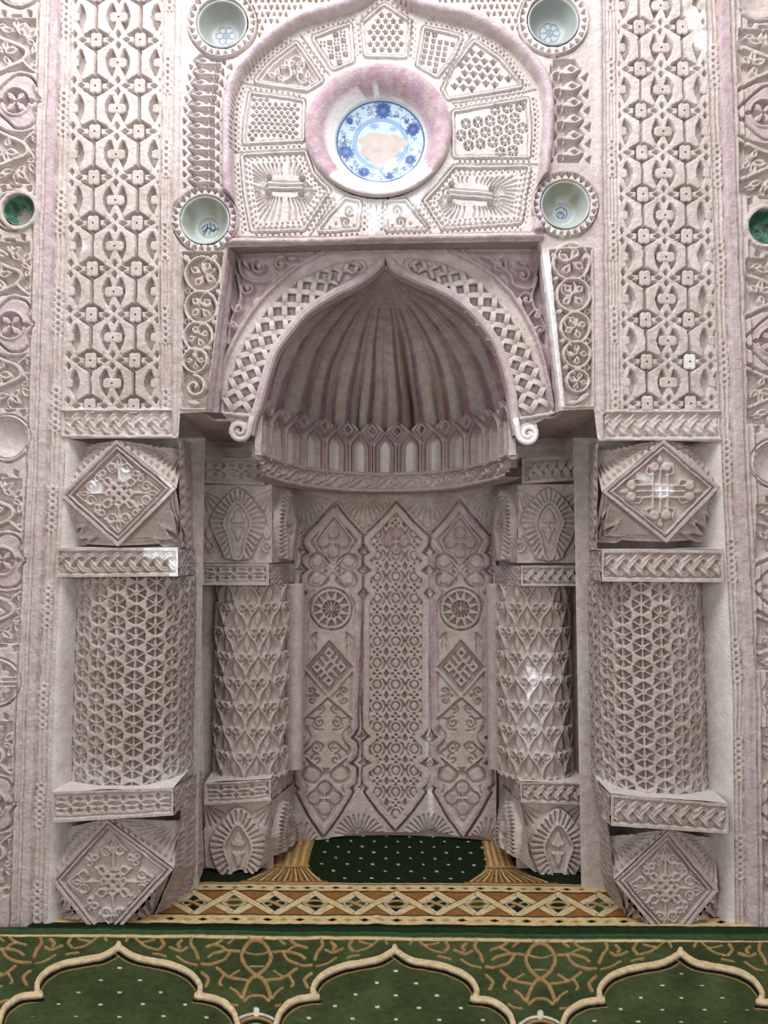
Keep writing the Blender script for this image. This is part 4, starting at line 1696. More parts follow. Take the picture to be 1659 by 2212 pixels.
# ------------------------------------------------ curved scroll frieze
tF = thing('scroll_frieze', (XC, 0.7, Zat(1062, 0.78)), 'curved frieze of running scrolls below the small arches', 'frieze')
NFU = 560
f = Fld(0, 0, 1, 1, xs=np.linspace(-330, 330, NFU), ys=np.linspace(0, 50, 40), seed=61)
f.ridge([(-340, 5), (340, 5)], 9, 0, 5)
f.ridge([(-340, 45), (340, 45)], 10, 0, 6)
f.paintline([(-340, 5), (340, 5)], 8, 0, 0.5)
f.paintline([(-340, 45), (340, 45)], 8, 0, 0.55)
f.poly([(-335, 11), (335, 11), (335, 39), (-335, 39)], -4)
for i in range(-6, 7):
    x = i * 54
    f.line(smooth([(x - 28, 37), (x - 10, 30), (x + 8, 14), (x + 24, 15), (x + 27, 26), (x + 18, 30), (x + 13, 24)], 4), 3.4, 2.5)
    f.line(smooth([(x - 4, 13), (x - 16, 18), (x - 20, 26)], 4), 4, 1.5)
    f.leaf(x + 2, 36, -.3, 20, 7, 1)
    f.disc(x - 8, 15, 2.2, -7)
    f.disc(x + 34, 34, 2.2, -7)
f.C[..., 2] = np.maximum(f.C[..., 2], .16)
U, Vv = f.PX, f.PY
phi = PI / 2 + U / 330.0 * PI * 0.47
zt, zb = Zat(1020, 0.79), Zat(1064, 0.79)
H = f.H + 3 + 0.4 * vnoise(U, Vv, 6, 3)
p = np.stack([XC - (RX - H * KA) * np.cos(phi), Y0D + (YB_ - Y0D - H * KA) * np.sin(phi), zt + (zb - zt) * Vv / 50.0], -1)
grid_mesh('scroll_band', p, np.ones((39, NFU - 1), bool), f.C, STUCCO, tF)
# small ledge under the frieze
pp = np.stack([np.stack([XC - (RX - q) * np.cos(phi[0]), Y0D + (YB_ - Y0D - q) * np.sin(phi[0]), np.full(NFU, zb)], -1) for q in (0.012, -0.05)])
grid_mesh('ledge', pp, np.ones((1, NFU - 1), bool), np.zeros(pp.shape), STUCCO, tF)

# ------------------------------------------------ hollow under the hood at both sides: soffit, back wall
for (sg, x0, x1, xb0, xb1) in ((-1, 386, 545, 425, 600), (1, 1120, 1291, 1080, 1258)):
    y0_ = 892 if sg < 0 else 886
    zz = Zat(y0_, 0.0)
    xa, xb = Xat(x0, y0_, 0), Xat(x1, y0_, 0)
    n = 24
    U, V = np.meshgrid(np.linspace(0, 1, n), np.linspace(0, 1, n))
    p = np.stack([xa + (xb - xa) * U, 0.0 + 0.5 * V, zz + 0.02 * vnoise(U * 100, V * 100, 30, 2) * V - 0.03 * V], -1)
    cc = np.zeros(p.shape)
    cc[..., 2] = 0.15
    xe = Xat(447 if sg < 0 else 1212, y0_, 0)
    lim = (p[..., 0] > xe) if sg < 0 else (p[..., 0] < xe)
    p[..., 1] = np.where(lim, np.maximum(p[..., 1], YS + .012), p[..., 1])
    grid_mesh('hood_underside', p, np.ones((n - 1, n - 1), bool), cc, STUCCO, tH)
    p = np.stack([xa - 0.06 + (xb - xa + 0.12) * U, 0.47 + 0.015 * vnoise(U * 100, V * 100, 25, 3), zz - 0.02 - (zz - Zat(1000, .47)) * V], -1)
    cc[..., 2] = 0.0
    grid_mesh('recess_back', p, np.ones((n - 1, n - 1), bool), cc, STUCCO, tH)

# ================================================================== the back of the niche: three pointed panels
gN = lambda x: 0.86 - 0.34 * (x - 0.012) ** 2
dgN = lambda x: -0.68 * (x - 0.012)
NS = s_curve(gN, dgN)
B = Fld(634, 1042, 1072, 1836, 1.9, seed=91)
BOT = [(628, 1850), (640, 1838), (655, 1830), (668, 1834), (684, 1822), (704, 1816), (716, 1809), (740, 1806), (770, 1803), (790, 1797), (818, 1796), (842, 1798), (868, 1797), (900, 1798), (930, 1794), (946, 1797), (975, 1804), (996, 1808), (1010, 1805), (1030, 1806), (1050, 1814), (1070, 1826), (1080, 1850)]
B.H[:] = 0


def lobed(ax0, ax1, top, tip, w, ys_=(1187, 1232, 1282, 1592, 1648, 1702), g=0.0):
    """outline of a panel: pointed head, two cusps, straight shaft, two cusps, pointed foot"""
    a, b, c, d, e, f = ys_
    axis = lambda y: ax0 + (ax1 - ax0) * (y - top) / (tip - top)
    R = [(0, top - g), (w * .5, (top + a) / 2 - 10 - g * .7), (w + g * .6, a - 26), (w + g, a - 12), (w * .86 + g, a + 3), (w * .80 + g, a + 6), (w + g, a + 16), (w + g, b - 12), (w * .78 + g, b), (w + g, b + 12), (w + g, c - 12), (w * .84 + g, c), (w * .94 + g, c + 8), (w + g, c + 18),
         (w + g, d - 18), (w * .90 + g, d - 6), (w * .78 + g, d), (w + g, d + 14), (w * 1.02 + g, d + 28), (w + g, e - 12), (w * .76 + g, e), (w + g, e + 12), (w * 1.02 + g, e + 28), (w + g, f - 8), (w * .84 + g, f), (w * .92 + g, f + 10), (w * .5, (f + tip) / 2 + 6 + g * .7), (0, tip + g)]
    return [(axis(y) + x, y) for x, y in R] + [(axis(y) - x, y) for x, y in R[-2:0:-1]]


def petals4(x, y, r, purple, lev=1.0):
    for k in range(4):
        a = k * PI / 2 - PI / 2
        B.disc(x + r * .62 * math.cos(a), y + r * .62 * math.sin(a), r * .36, lev)
        B.ring(x + r * .62 * math.cos(a), y + r * .62 * math.sin(a), r * .42, 2.4, -5)
        B.line([(x, y), (x + r * .4 * math.cos(a), y + r * .4 * math.sin(a))], 4.5, lev)
        B.paint(circ(x + r * .62 * math.cos(a), y + r * .62 * math.sin(a), r * .38), 0, purple, 2.5)
        aa = a + PI / 4
        B.line([(x + 3 * math.cos(aa), y + 3 * math.sin(aa)), (x + r * .8 * math.cos(aa), y + r * .8 * math.sin(aa))], 2.2, -5)


def frame(pts, wd, lev):
    B.line(list(pts) + [pts[0]], wd, lev)


KUFI = ["111010111", "101010101", "111111111", "000101000", "111101111", "000101000", "111111111", "101010101", "111010111"]


def side_panel(ax0, ax1, top, tip, paints):
    P0 = lobed(ax0, ax1, top, tip, 66)
    axis = lambda y: ax0 + (ax1 - ax0) * (y - top) / (tip - top)
    k = B.wp(P0, 12)
    d = sd_poly(B.X[k], B.Y[k], P0)
    B.put(k, ss(np.abs(d - 2) - 2.0, 1.3), -8)          # outer groove
    B.put(k, ss(d, 1.6), 4)                             # raised border
    a = ss(np.abs(d + 4.5) - 5, 2.5) * np.clip(.75 + .9 * vnoise(B.PX[k], B.PY[k], 34, 17), 0.1, 1.5)
    B.C[k + (0,)] = np.maximum(B.C[k + (0,)], a)
    B.put(k, ss(d + 15, 1.4), -4)
    B.put(k, ss(d + 18, 1.4), 0)
    yq = 1171
    x = axis(yq)
    # head: diamond with painted quatrefoil
    dm = [(x, yq - 58), (x + 42, yq - 4), (x + 34, yq + 14), (x, yq + 46), (x - 34, yq + 14), (x - 42, yq - 4)]
    B.poly(dm, -2)
    frame(dm, 5, 3)
    frame([(x + (q[0] - x) * .86, yq + (q[1] - yq) * .86) for q in dm], 2, -6)
    petals4(x, yq, 34, 0.95)
    # loops below
    for u in (-1, 1):
        for (oy, r) in ((44, 18), (82, 16)):
            cx, cy = axis(yq + oy) + u * 32, yq + oy
            lp = smooth([(cx - u * 24, cy), (cx - u * 4, cy - r), (cx + u * 16, cy - r * .7), (cx + u * 18, cy + r * .6), (cx - u * 2, cy + r)], 4, True)
            B.poly(lp, -3)
            B.line(lp + [lp[0]], 3, -7)
            B.pillow(smooth([(cx - u * 12, cy), (cx, cy - r * .6), (cx + u * 12, cy - r * .4), (cx + u * 12, cy + r * .4), (cx, cy + r * .6)], 4, True), -3, 4, 5)
    xx = axis(yq + 63)
    for u in (-1, 1):
        B.line([(xx - u * 26, yq + 92), (xx + u * 20, yq + 36)], 4.5, 3)
        B.poly([(xx + u * 10, yq + 63), (xx + u * 17, yq + 57), (xx + u * 17, yq + 69)], -8)
    # wheel rosette
    cy = 1316
    cx = axis(cy)
    B.ring(cx, cy, 45, 3, -7)
    B.disc(cx, cy, 43, 1)
    for (r0, r1, n, da) in ((22, 37, 12, 0), (4, 19, 12, PI / 12)):
        for q in range(n):
            a = q * 2 * PI / n + da
            B.poly([(cx + r0 * math.cos(a), cy + r0 * math.sin(a)), (cx + r1 * math.cos(a - .19), cy + r1 * math.sin(a - .2)), (cx + r1 * math.cos(a + .2), cy + r1 * math.sin(a + .2))], -10, 1.0)
    for u in (-1, 1):
        for (oy, a) in ((50, .5), (58, .9), (72, 1.2)):
            B.leaf(cx + u * (18 + oy * .25), cy + oy, PI / 2 + u * (a - 1.2), 26, 8, -6)
    # square key-pattern script in a diamond
    cy = 1441
    cx = axis(cy)
    R = 56
    dm = [(cx, cy - R * 1.14), (cx + R * .98, cy), (cx, cy + R * 1.14), (cx - R * .98, cy)]
    B.poly(dm, 0)
    frame(dm, 5.5, 3.5)
    frame([(cx + (q[0] - cx) * .84, cy + (q[1] - cy) * .84) for q in dm], 2.4, -6)
    n = 9
    ex = np.array([R * .98, R * 1.14]) * 1.40 / n / 2
    ey = np.array([-R * .98, R * 1.14]) * 1.40 / n / 2
    inn = [(cx + (q[0] - cx) * .76, cy + (q[1] - cy) * .76) for q in dm]
    B.poly(inn, -7, 1.2)
    for r_ in range(n):
        for c_ in range(n):
            if KUFI[r_][c_] == '1':
                p0 = np.array([cx, cy]) + ex * (c_ - 4) + ey * (r_ - 4)
                q = [p0 + s1 * ex * .52 + s2 * ey * .52 for s1, s2 in ((-1, -1), (1, -1), (1, 1), (-1, 1))]
                B.poly(q, 1.5, 1.1)
    # crossing bars with paired spirals
    yc = 1508
    xc = axis(yc)
    for u in (-1, 1):
        B.line([(xc, yc - 6), (xc + u * 52, yc + 40)], 5, 3)
        B.line([(xc, yc + 2), (xc + u * 52, yc + 46)], 2, -6)
    for u in (-1, 1):
        B.line(spiralpts(xc + u * 36, yc - 14, 10, 1.3, 2.0, u), 3, -6)
        B.line(spiralpts(xc + u * 36, yc + 6, 10, 1.3, 4.0, -u), 3, -6)
        B.leaf(xc + u * 18, yc - 4, 0 if u > 0 else PI, 14, 8, -6)
        B.line(spiralpts(xc + u * 16, yc + 24, 10, 1.3, PI / 2, u), 3, -6)
        B.line(spiralpts(xc + u * 18, yc + 54, 13, 1.3, -PI / 2, u), 3, -6)
        B.line(smooth([(xc + u * 44, yc + 44), (xc + u * 30, yc + 48), (xc + u * 30, yc + 66), (xc + u * 12, yc + 70)], 4), 2.6, -6)
        B.leaf(xc + u * 46, yc + 60, PI / 2, 22, 8, -5)
    # heart lobes, loops, lower quatrefoil
    cy = 1630
    cx = axis(cy)
    for u in (-1, 1):
        B.line(smooth([(cx, cy + 34), (cx + u * 30, cy + 22), (cx + u * 46, cy), (cx + u * 32, cy - 14), (cx + u * 20, cy - 26), (cx + u * 6, cy - 18), (cx + u * 12, cy - 6)], 4), 3.2, -6)
        B.line(spiralpts(cx + u * 20, cy - 14, 13, 1.2, PI / 2, -u), 3, -6)
        B.line(spiralpts(cx + u * 20, cy + 12, 13, 1.2, -PI / 2, u), 3, -6)
        B.line([(cx, cy + 40), (cx + u * 44, cy + 4)], 4.5, 2.5)
        lp = smooth([(cx + u * 10, cy + 44), (cx + u * 22, cy + 28), (cx + u * 46, cy + 30), (cx + u * 48, cy + 54), (cx + u * 24, cy + 62)], 4, True)
        B.poly(lp, -3)
        B.line(lp + [lp[0]], 3, -7)
        B.pillow(lp, -4, 3.5, 9)
    B.poly([(cx, cy + 30), (cx + 7, cy + 39), (cx, cy + 48), (cx - 7, cy + 39)], -7)
    cy = 1720
    cx = axis(cy)
    dm = [(cx, cy - 40), (cx + 44, cy + 0), (cx, cy + 66), (cx - 44, cy + 0)]
    B.poly(dm, -1)
    frame(dm, 5, 3)
    frame([(cx + (q[0] - cx) * .85, cy + (q[1] - cy) * .85) for q in dm], 2, -6)
    petals4(cx, cy + 4, 36, 0.5)
    return P0


PL_ = side_panel(724, 698, 1088, 1806, True)
PR_ = side_panel(992, 1000, 1082, 1809, True)
for (xa, y0_, y1_, am) in ((776, 1380, 1596, 1.0), (650, 1290, 1520, 0.7), (938, 1290, 1560, 1.0), (1062, 1240, 1600, 0.5), (660, 1590, 1720, .6), (945, 1570, 1720, .7)):
    B.paintline([(xa - 1, y0_), (xa - 3, y1_)], 11, 0, am, 4)
# middle panel: lattice of small circles and crescents
PM = lobed(856, 854, 1087, 1792, 70)
k = B.wp(PM, 12)
d = sd_poly(B.X[k], B.Y[k], PM)
B.put(k, ss(np.abs(d - 2) - 2.0, 1.3), -8)
B.put(k, ss(d, 1.6), 4)
B.put(k, ss(d + 14, 1.4), -3)
inner = d + 15
X, Y = B.X[k], B.Y[k]
px_, py_ = 40.0, 46.5
H = np.full(X.shape, 1.0)
for (ox, oy) in ((0, 0),):
    u = (X - 855 + px_ / 2) % px_ - px_ / 2
    v = (Y - 1200 + py_ / 2) % py_ - py_ / 2
    r0 = np.hypot(u, v * .92)
    H = np.minimum(H, 1 - 7 * ss(np.abs(r0 - 8.5) - 1.3, 1.0))
    H = np.minimum(H, 1 - 7 * ss(np.abs(r0 - 16.5) - 1.3, 1.0) * ss(np.abs(v) - 13, 1.5))
    H = np.minimum(H, 1 - 9 * ss(sd_poly(20 - np.abs(u), 23.2 - np.abs(v), [(0, -9), (4.5, 0), (0, 9), (-4.5, 0)]), 1.0))
    H = np.minimum(H, 1 - 9 * ss(sd_poly(20 - np.abs(u), np.abs(v), [(0, -5), (2.6, 0), (0, 5), (-2.6, 0)]), 1.0))
    for (a_, b_) in ((px_ / 2, 0), (0, py_ / 2)):
        uu, vv = np.abs(np.abs(u) - a_), np.abs(np.abs(v) - b_)
        if b_:
            H = np.minimum(H, 1 - 8 * ss(np.abs(np.abs(u) + np.abs(vv - 5.5) * .7 - 2.6) - 1.6, 1.0) * 0)
            H = np.minimum(H, 1 - 8 * ss(sd_poly(np.abs(u), vv, [(0, 3), (2.6, 6.5), (0, 10), (-2.6, 6.5)]), .9))
            H = np.minimum(H, 1 - 8 * ss(sd_poly(np.abs(u), vv, [(3, 0), (6.5, 2.6), (10, 0), (6.5, -2.6)]), .9))
a = ss(inner, 1.5)
B.H[k] = B.H[k] * (1 - a) + H * a
petals4(856, 1171, 28, 0.95)
B.disc(856, 1171, 4, 1)
# fans above and below between the heads
for (cx, cy, up, R0, R1) in ((790, 1066, 1, 12, 78), (928, 1063, 1, 12, 78), (660, 1066, 1, 10, 70), (1052, 1060, 1, 10, 70), (776, 1812, -1, 10, 52), (926, 1812, -1, 10, 52), (650, 1838, -1, 8, 60), (1050, 1828, -1, 8, 60)):
    n = 13
    for i in range(n):
        a = PI * (0.08 + 0.84 * i / (n - 1)) * up
        for rr in np.arange(R1, R0, -4):
            x, y = cx + rr * math.cos(a), cy + rr * math.sin(a)
            q = np.array([x]), np.array([y])
            if min(sd_poly(*q, PL_)[0], sd_poly(*q, PR_)[0], sd_poly(*q, PM)[0]) > 12 and 640 < x < 1068:
                B.line([(cx + R0 * math.cos(a), cy + R0 * math.sin(a)), (x, y)], 2.6, -6)
                break
for A_ in (PL_, PR_, PM):
    o = [(x, y) for x, y in A_]
    for (x, y, a) in resample(o[:3], 11) + resample([o[0], o[-1], o[-2]], 11):
        s_ = 1 if x > np.mean([q[0] for q in o]) else -1
        B.disc(x + s_ * 9, y - 6, 2.2, -6)
        B.disc(x + s_ * 4.5 + 2, y - 9, 2.0, -5)
# star-shaped cut-outs where the cusps face each other
for (x, ys__) in ((782, (1188, 1232, 1284, 1592, 1648, 1702)), (929, (1190, 1232, 1282, 1594, 1650, 1704)), (648, (1188, 1232, 1284, 1592, 1648)), (1066, (1190, 1232, 1282, 1594, 1650))):
    for y in ys__:
        B.poly([(x - 9, y), (x - 2, y - 3), (x, y - 11), (x + 2, y - 3), (x + 9, y), (x + 2, y + 3), (x, y + 11), (x - 2, y + 3)], -9)
B.paintline([(928, 1190), (925, 1600)], 6, 1, 0.75, 3)
B.paintline([(926, 1600), (932, 1760)], 10, 1, 0.6, 4)
B.C[..., 2] = np.maximum(B.C[..., 2], .2)
cxq = 0.5 * (B.xs[1:] + B.xs[:-1])
cyq = 0.5 * (B.ys[1:] + B.ys[:-1])
QX, QY = np.meshgrid(cxq, cyq)
LB = np.zeros(QX.shape, int)
LB[sd_poly(QX, QY, PL_) < 3] = 1
LB[sd_poly(QX, QY, PM) < 3] = 2
LB[sd_poly(QX, QY, PR_) < 3] = 3
for li, (a0_, a1_, t_, p_) in ((1, (724, 698, 1088, 1806)), (3, (992, 1000, 1082, 1809))):
    axf = lambda y: a0_ + (a1_ - a0_) * (y - t_) / (p_ - t_)
    for q, (yc_, kx_, ky_, round_) in enumerate(((1167, 45, 62, 0), (1316, 46, 46, 1), (1441, 58, 66, 0), (1630, 50, 40, 0), (1722, 46, 58, 0))):
        du, dv = np.abs(QX - axf(yc_)) / kx_, np.abs(QY - yc_) / ky_
        m = (np.hypot(du, dv) < 1) if round_ else (du + dv < 1)
        LB[m & (LB == li)] = 10 * li + q
tB = thing('niche_wall', V3(855, 1800, 0.86), 'curved back wall of the niche with three carved pointed panels', 'niche wall')
B.emit('niche', NS, keep=[(634, 1042), (1072, 1042)] + BOT[::-1], labels=(LB, {0: ('fan_ground', tB, None), 1: ('pointed_panel', tB, dict(label='pointed panel with purple-edged border, wheel rosette and square script, left of three')), 2: ('pointed_panel', tB, dict(label='pointed panel of small circles, middle of three')), 3: ('pointed_panel', tB, dict(label='pointed panel with purple-edged border and wheel rosette, right of three')), **{10 * li + q: (('quatrefoil', 'wheel_rosette', 'script_diamond', 'heart_scroll', 'quatrefoil')[q], li, None) for li in (1, 3) for q in range(5)}}))
# bare foot of the wall behind the broken lower edge
p = np.stack([np.stack([np.linspace(-.62, .62, 30), gN(np.linspace(-.62, .62, 30)) + .03, np.full(30, z)], -1) for z in (0.0, 0.06, 0.12)])
grid_mesh('wall_foot', p, np.ones((2, 29), bool), np.tile(np.array([0, 0, .6]), p.shape[:2] + (1,)), STUCCO, tB)
# the solid wall behind everything
bk = raw_mesh('wall_core', [(-3, 1.15, -.05), (3, 1.15, -.05), (3, 1.15, 4), (-3, 1.15, 4), (-3, 0.04, -.05), (3, 0.04, -.05), (3, .04, 4), (-3, .04, 4)], [(0, 1, 2, 3), (0, 4, 7, 3), (1, 5, 6, 2), (3, 2, 6, 7)], STUCCO, wall, smooth_=False)

# ================================================================== corner columns
def grid_facet(name, pts, parent, draw, step=1.8, seed=5, keep=None, surf=None):
    """planar facet given by measured corners (px,py,Y); carved by draw(field)"""
    xs_, ys_ = [p[0] for p in pts], [p[1] for p in pts]
    f = Fld(min(xs_) - 1, min(ys_) - 1, max(xs_) + 1, max(ys_) + 1, step, seed=seed)
    if draw:
        draw(f)
    f.C[..., 2] = np.maximum(f.C[..., 2], .16)
    return f.emit(name, surf or s_plane(pts[0], pts[1], pts[2]), parent, keep=keep or [(p[0], p[1]) for p in pts])


def trefoil(f, x, y, r, a, lev, hole=True):
    for q in (-1, 0, 1):
        xx, yy_ = x + r * math.cos(a + q * 2.0), y + r * math.sin(a + q * 2.0)
        f.disc(xx, yy_, r * .95, lev)
        if hole:
            f.disc(xx, yy_, r * .36, lev - 5, e=.9)


def knot_cross(f, cx, cy, R, ax, ay, style):
    """diamond field: interlaced knot in the middle, trefoils towards the corners.  ax, ay: half diagonals"""
    lev = 1.5
    if style == 'grid':
        for o in (-1, 0, 1):
            f.line([(cx + o * 16, cy - 46), (cx + o * 16, cy + 46)], 6.5, lev)
            f.line([(cx - 52, cy + o * 13), (cx + 52, cy + o * 13)], 6.5, lev)
        for (dx, dy) in ((0, -1), (0, 1), (-1, 0), (1, 0)):
            for u in (-1, 1):
                f.pillow(smooth(circ(cx + dx * ax * .58 + (u * 13 if dy else 0), cy + dy * ay * .56 + (u * 12 if dx else 0), 12, 10), 2, True), lev - 1, 3, 5)
            f.leaf(cx + dx * ax * .62, cy + dy * ay * .62, math.atan2(dy, dx), 26, 12, lev)
            for u in (-1, 1):
                s_ = [(cx + dx * ax * .34 + dy * u * 14, cy + dy * ay * .36 + dx * u * 12), (cx + dx * ax * .42 + dy * u * 30, cy + dy * ay * .42 + dx * u * 26), (cx + dx * ax * .66 + dy * u * 26, cy + dy * ay * .64 + dx * u * 22)]
                f.line(s_, 5, lev)
    else:
        for o in (-1, 1):
            for q in (-1, 1):
                f.line([(cx + o * 9 - q * 30, cy - 30 + o * 2), (cx + o * 9 + q * 30, cy + 30 + o * 2)], 6, lev)
        f.poly([(cx, cy - 36), (cx + 36, cy), (cx, cy + 36), (cx - 36, cy)], lev)
        for i in (-1, 0, 1):
            for j in (-1, 0, 1):
                f.disc(cx + (i - j) * 11, cy + (i + j) * 11, 3.4, lev - 9, e=1.0)
        for i in (-.5, .5):
            for q in (-1.6, 1.6):
                f.line([(cx + (i - q) * 11, cy + (i + q) * 11), (cx + (i - q * .75) * 11, cy + (i + q * .75) * 11)], 2.2, lev - 5)
        for (dx, dy) in ((1, 1), (-1, 1), (1, -1), (-1, -1)):
            f.ring(cx + dx * 25, cy + dy * 24, 8.5, 5.5, lev)
        for (dx, dy) in ((0, -1), (0, 1), (-1, 0), (1, 0)):
            a = math.atan2(dy, dx)
            bx, by = cx + dx * ax * .56, cy + dy * ay * .56
            f.line([(cx + dx * 24, cy + dy * 24), (bx, by)], 6, lev)
            for u in (-1, 1):
                f.disc(bx + dy * u * 15, by + dx * u * 15, 12, lev)
                f.line(spiralpts(bx + dy * u * 15, by + dx * u * 15, 8, 1.1, 0.5, u), 2.6, -4)
                f.line([(bx + dy * u * 30, by + dx * u * 26), (bx + dx * 8 + dy * u * 22, by + dy * 8 + dx * u * 20), (bx + dx * 34, by + dy * 32)], 4.5, lev)
            f.leaf(bx, by, a, 30, 13, lev)
            f.leaf(bx + dx * 8, by + dy * 8, a, 14, 5, -4, e=.9)
        for (dx, dy) in ((1, 1), (-1, 1), (1, -1), (-1, -1)):
            trefoil(f, cx + dx * ax * .41, cy + dy * ay * .41, 9, math.atan2(dy, dx), lev)


def diamond_block(par, top, right, bot, left, corners, Yc, style, seed, floorcut=None, white=()):
    """front diamond with four corner facets falling back"""
    (tx, ty), (rx, ry), (bx, by), (lx, ly) = top, right, bot, left
    cx, cy = (lx + rx) / 2, (ty + by) / 2
    ax, ay = (rx - lx) / 2, (by - ty) / 2
    Yf = 0.0

    def draw(f):
        f.H[:] = -5
        dm = [top, right, bot, left]
        k = (slice(None), slice(None))
        d = sd_poly(f.X, f.Y, dm)
        f.put(k, ss(-d - 17, 1.6), 3)
        f.put(k, ss(np.abs(d + 9) - 1.2, 1.0), -4)
        f.put(k, ss(np.abs(d + 17.5) - 1.4, 1.0), -6)
        f.C[..., 0] = 0.3 * ss(-d - 17, 3)
        inn = ss(d + 19, 1.3)
        keepH = f.H.copy()
        knot_cross(f, cx, cy, 0, ax - 18, ay - 18, style)
        f.H = keepH * (1 - inn) + f.H * inn
        for (q, am) in white:
            f.paint(q, 1, am, 3)
    kp = [top, right, bot, left]
    if floorcut:
        # diamond cut off by the floor
        t = (floorcut - ry) / (by - ry)
        p1 = (rx + (bx - rx) * t, floorcut)
        t = (floorcut - ly) / (by - ly)
        p2 = (lx + (bx - lx) * t, floorcut)
        kp = [top, right, p1, p2, left]
    pts3 = [(p[0], p[1], Yf) for p in kp]
    grid_facet('diamond', pts3, par, draw, 1.8, seed)
    # corner facets: corners = (TL, TR, BR, BL) px positions at depth Yc
    TL, TR, BR, BL = corners
    rngx = random.Random(seed)

    def fan(ox, oy):
        ex_, ey_ = (lx, ly) if ox < cx else (rx, ry)

        def dr(f):
            f.H[:] = 0
            for (x, y, a) in resample([(tx, ty), (ex_, ey_)], 17):
                v = np.array([ox - x, oy - y])
                dist = np.hypot(*v)
                v /= dist
                f.poly([(x + v[0] * 20, y + v[1] * 20), (x + v[0] * 10 - v[1] * 5, y + v[1] * 10 + v[0] * 5), (x + v[0] * 10 + v[1] * 5, y + v[1] * 10 - v[0] * 5)], -5)
                if dist > 62:
                    f.leaf(ox - v[0] * 24, oy - v[1] * 24, math.atan2(-v[1], -v[0]), dist - 48, 6.0, -5)
        return dr

    def vine(ox, oy):
        def dr(f):
            f.H[:] = -3
            a0 = math.atan2(cy - oy, cx - ox)
            for i in range(3):
                a = a0 + (i - 1) * .5
                f.leaf(ox + 6 * math.cos(a), oy + 6 * math.sin(a), a, 70, 26, 4)
                f.leaf(ox + 14 * math.cos(a), oy + 14 * math.sin(a), a, 44, 8, -6)
            f.line([(ox, oy), (ox + 4, cy)], 5, 2)
            ex_, ey_ = (lx, ly) if ox < cx else (rx, ry)
            tr = np.array([(ox, oy), (bx, min(by, 1994)), (ex_, ey_)])
            g_ = tr.mean(0)
            for sc_ in (.86, .70):
                q_ = [tuple(g_ + (p_ - g_) * sc_) for p_ in tr]
                f.line(q_ + [q_[0]], 3, -7)
        return dr
    fc = [('corner_facet', [(TL[0], TL[1], Yc), (tx, ty, Yf), (lx, ly, Yf)], fan(*TL)), ('corner_facet', [(TR[0], TR[1], Yc), (tx, ty, Yf), (rx, ry, Yf)], fan(*TR))]
    if not floorcut:
        fc += [('corner_facet', [(BR[0], BR[1], Yc), (bx, by, Yf), (rx, ry, Yf)], vine(*BR)), ('corner_facet', [(BL[0], BL[1], Yc), (bx, by, Yf), (lx, ly, Yf)], vine(*BL))]
    else:
        fc += [('corner_facet', [(BR[0], BR[1], Yc), (kp[2][0], kp[2][1], Yf), (rx, ry, Yf)], vine(*BR)), ('corner_facet', [(BL[0], BL[1], Yc), (kp[3][0], kp[3][1], Yf), (lx, ly, Yf)], vine(*BL))]
    for nm, pts, dr in fc:
        grid_facet(nm, pts, par, dr, 2.0, seed + 3)


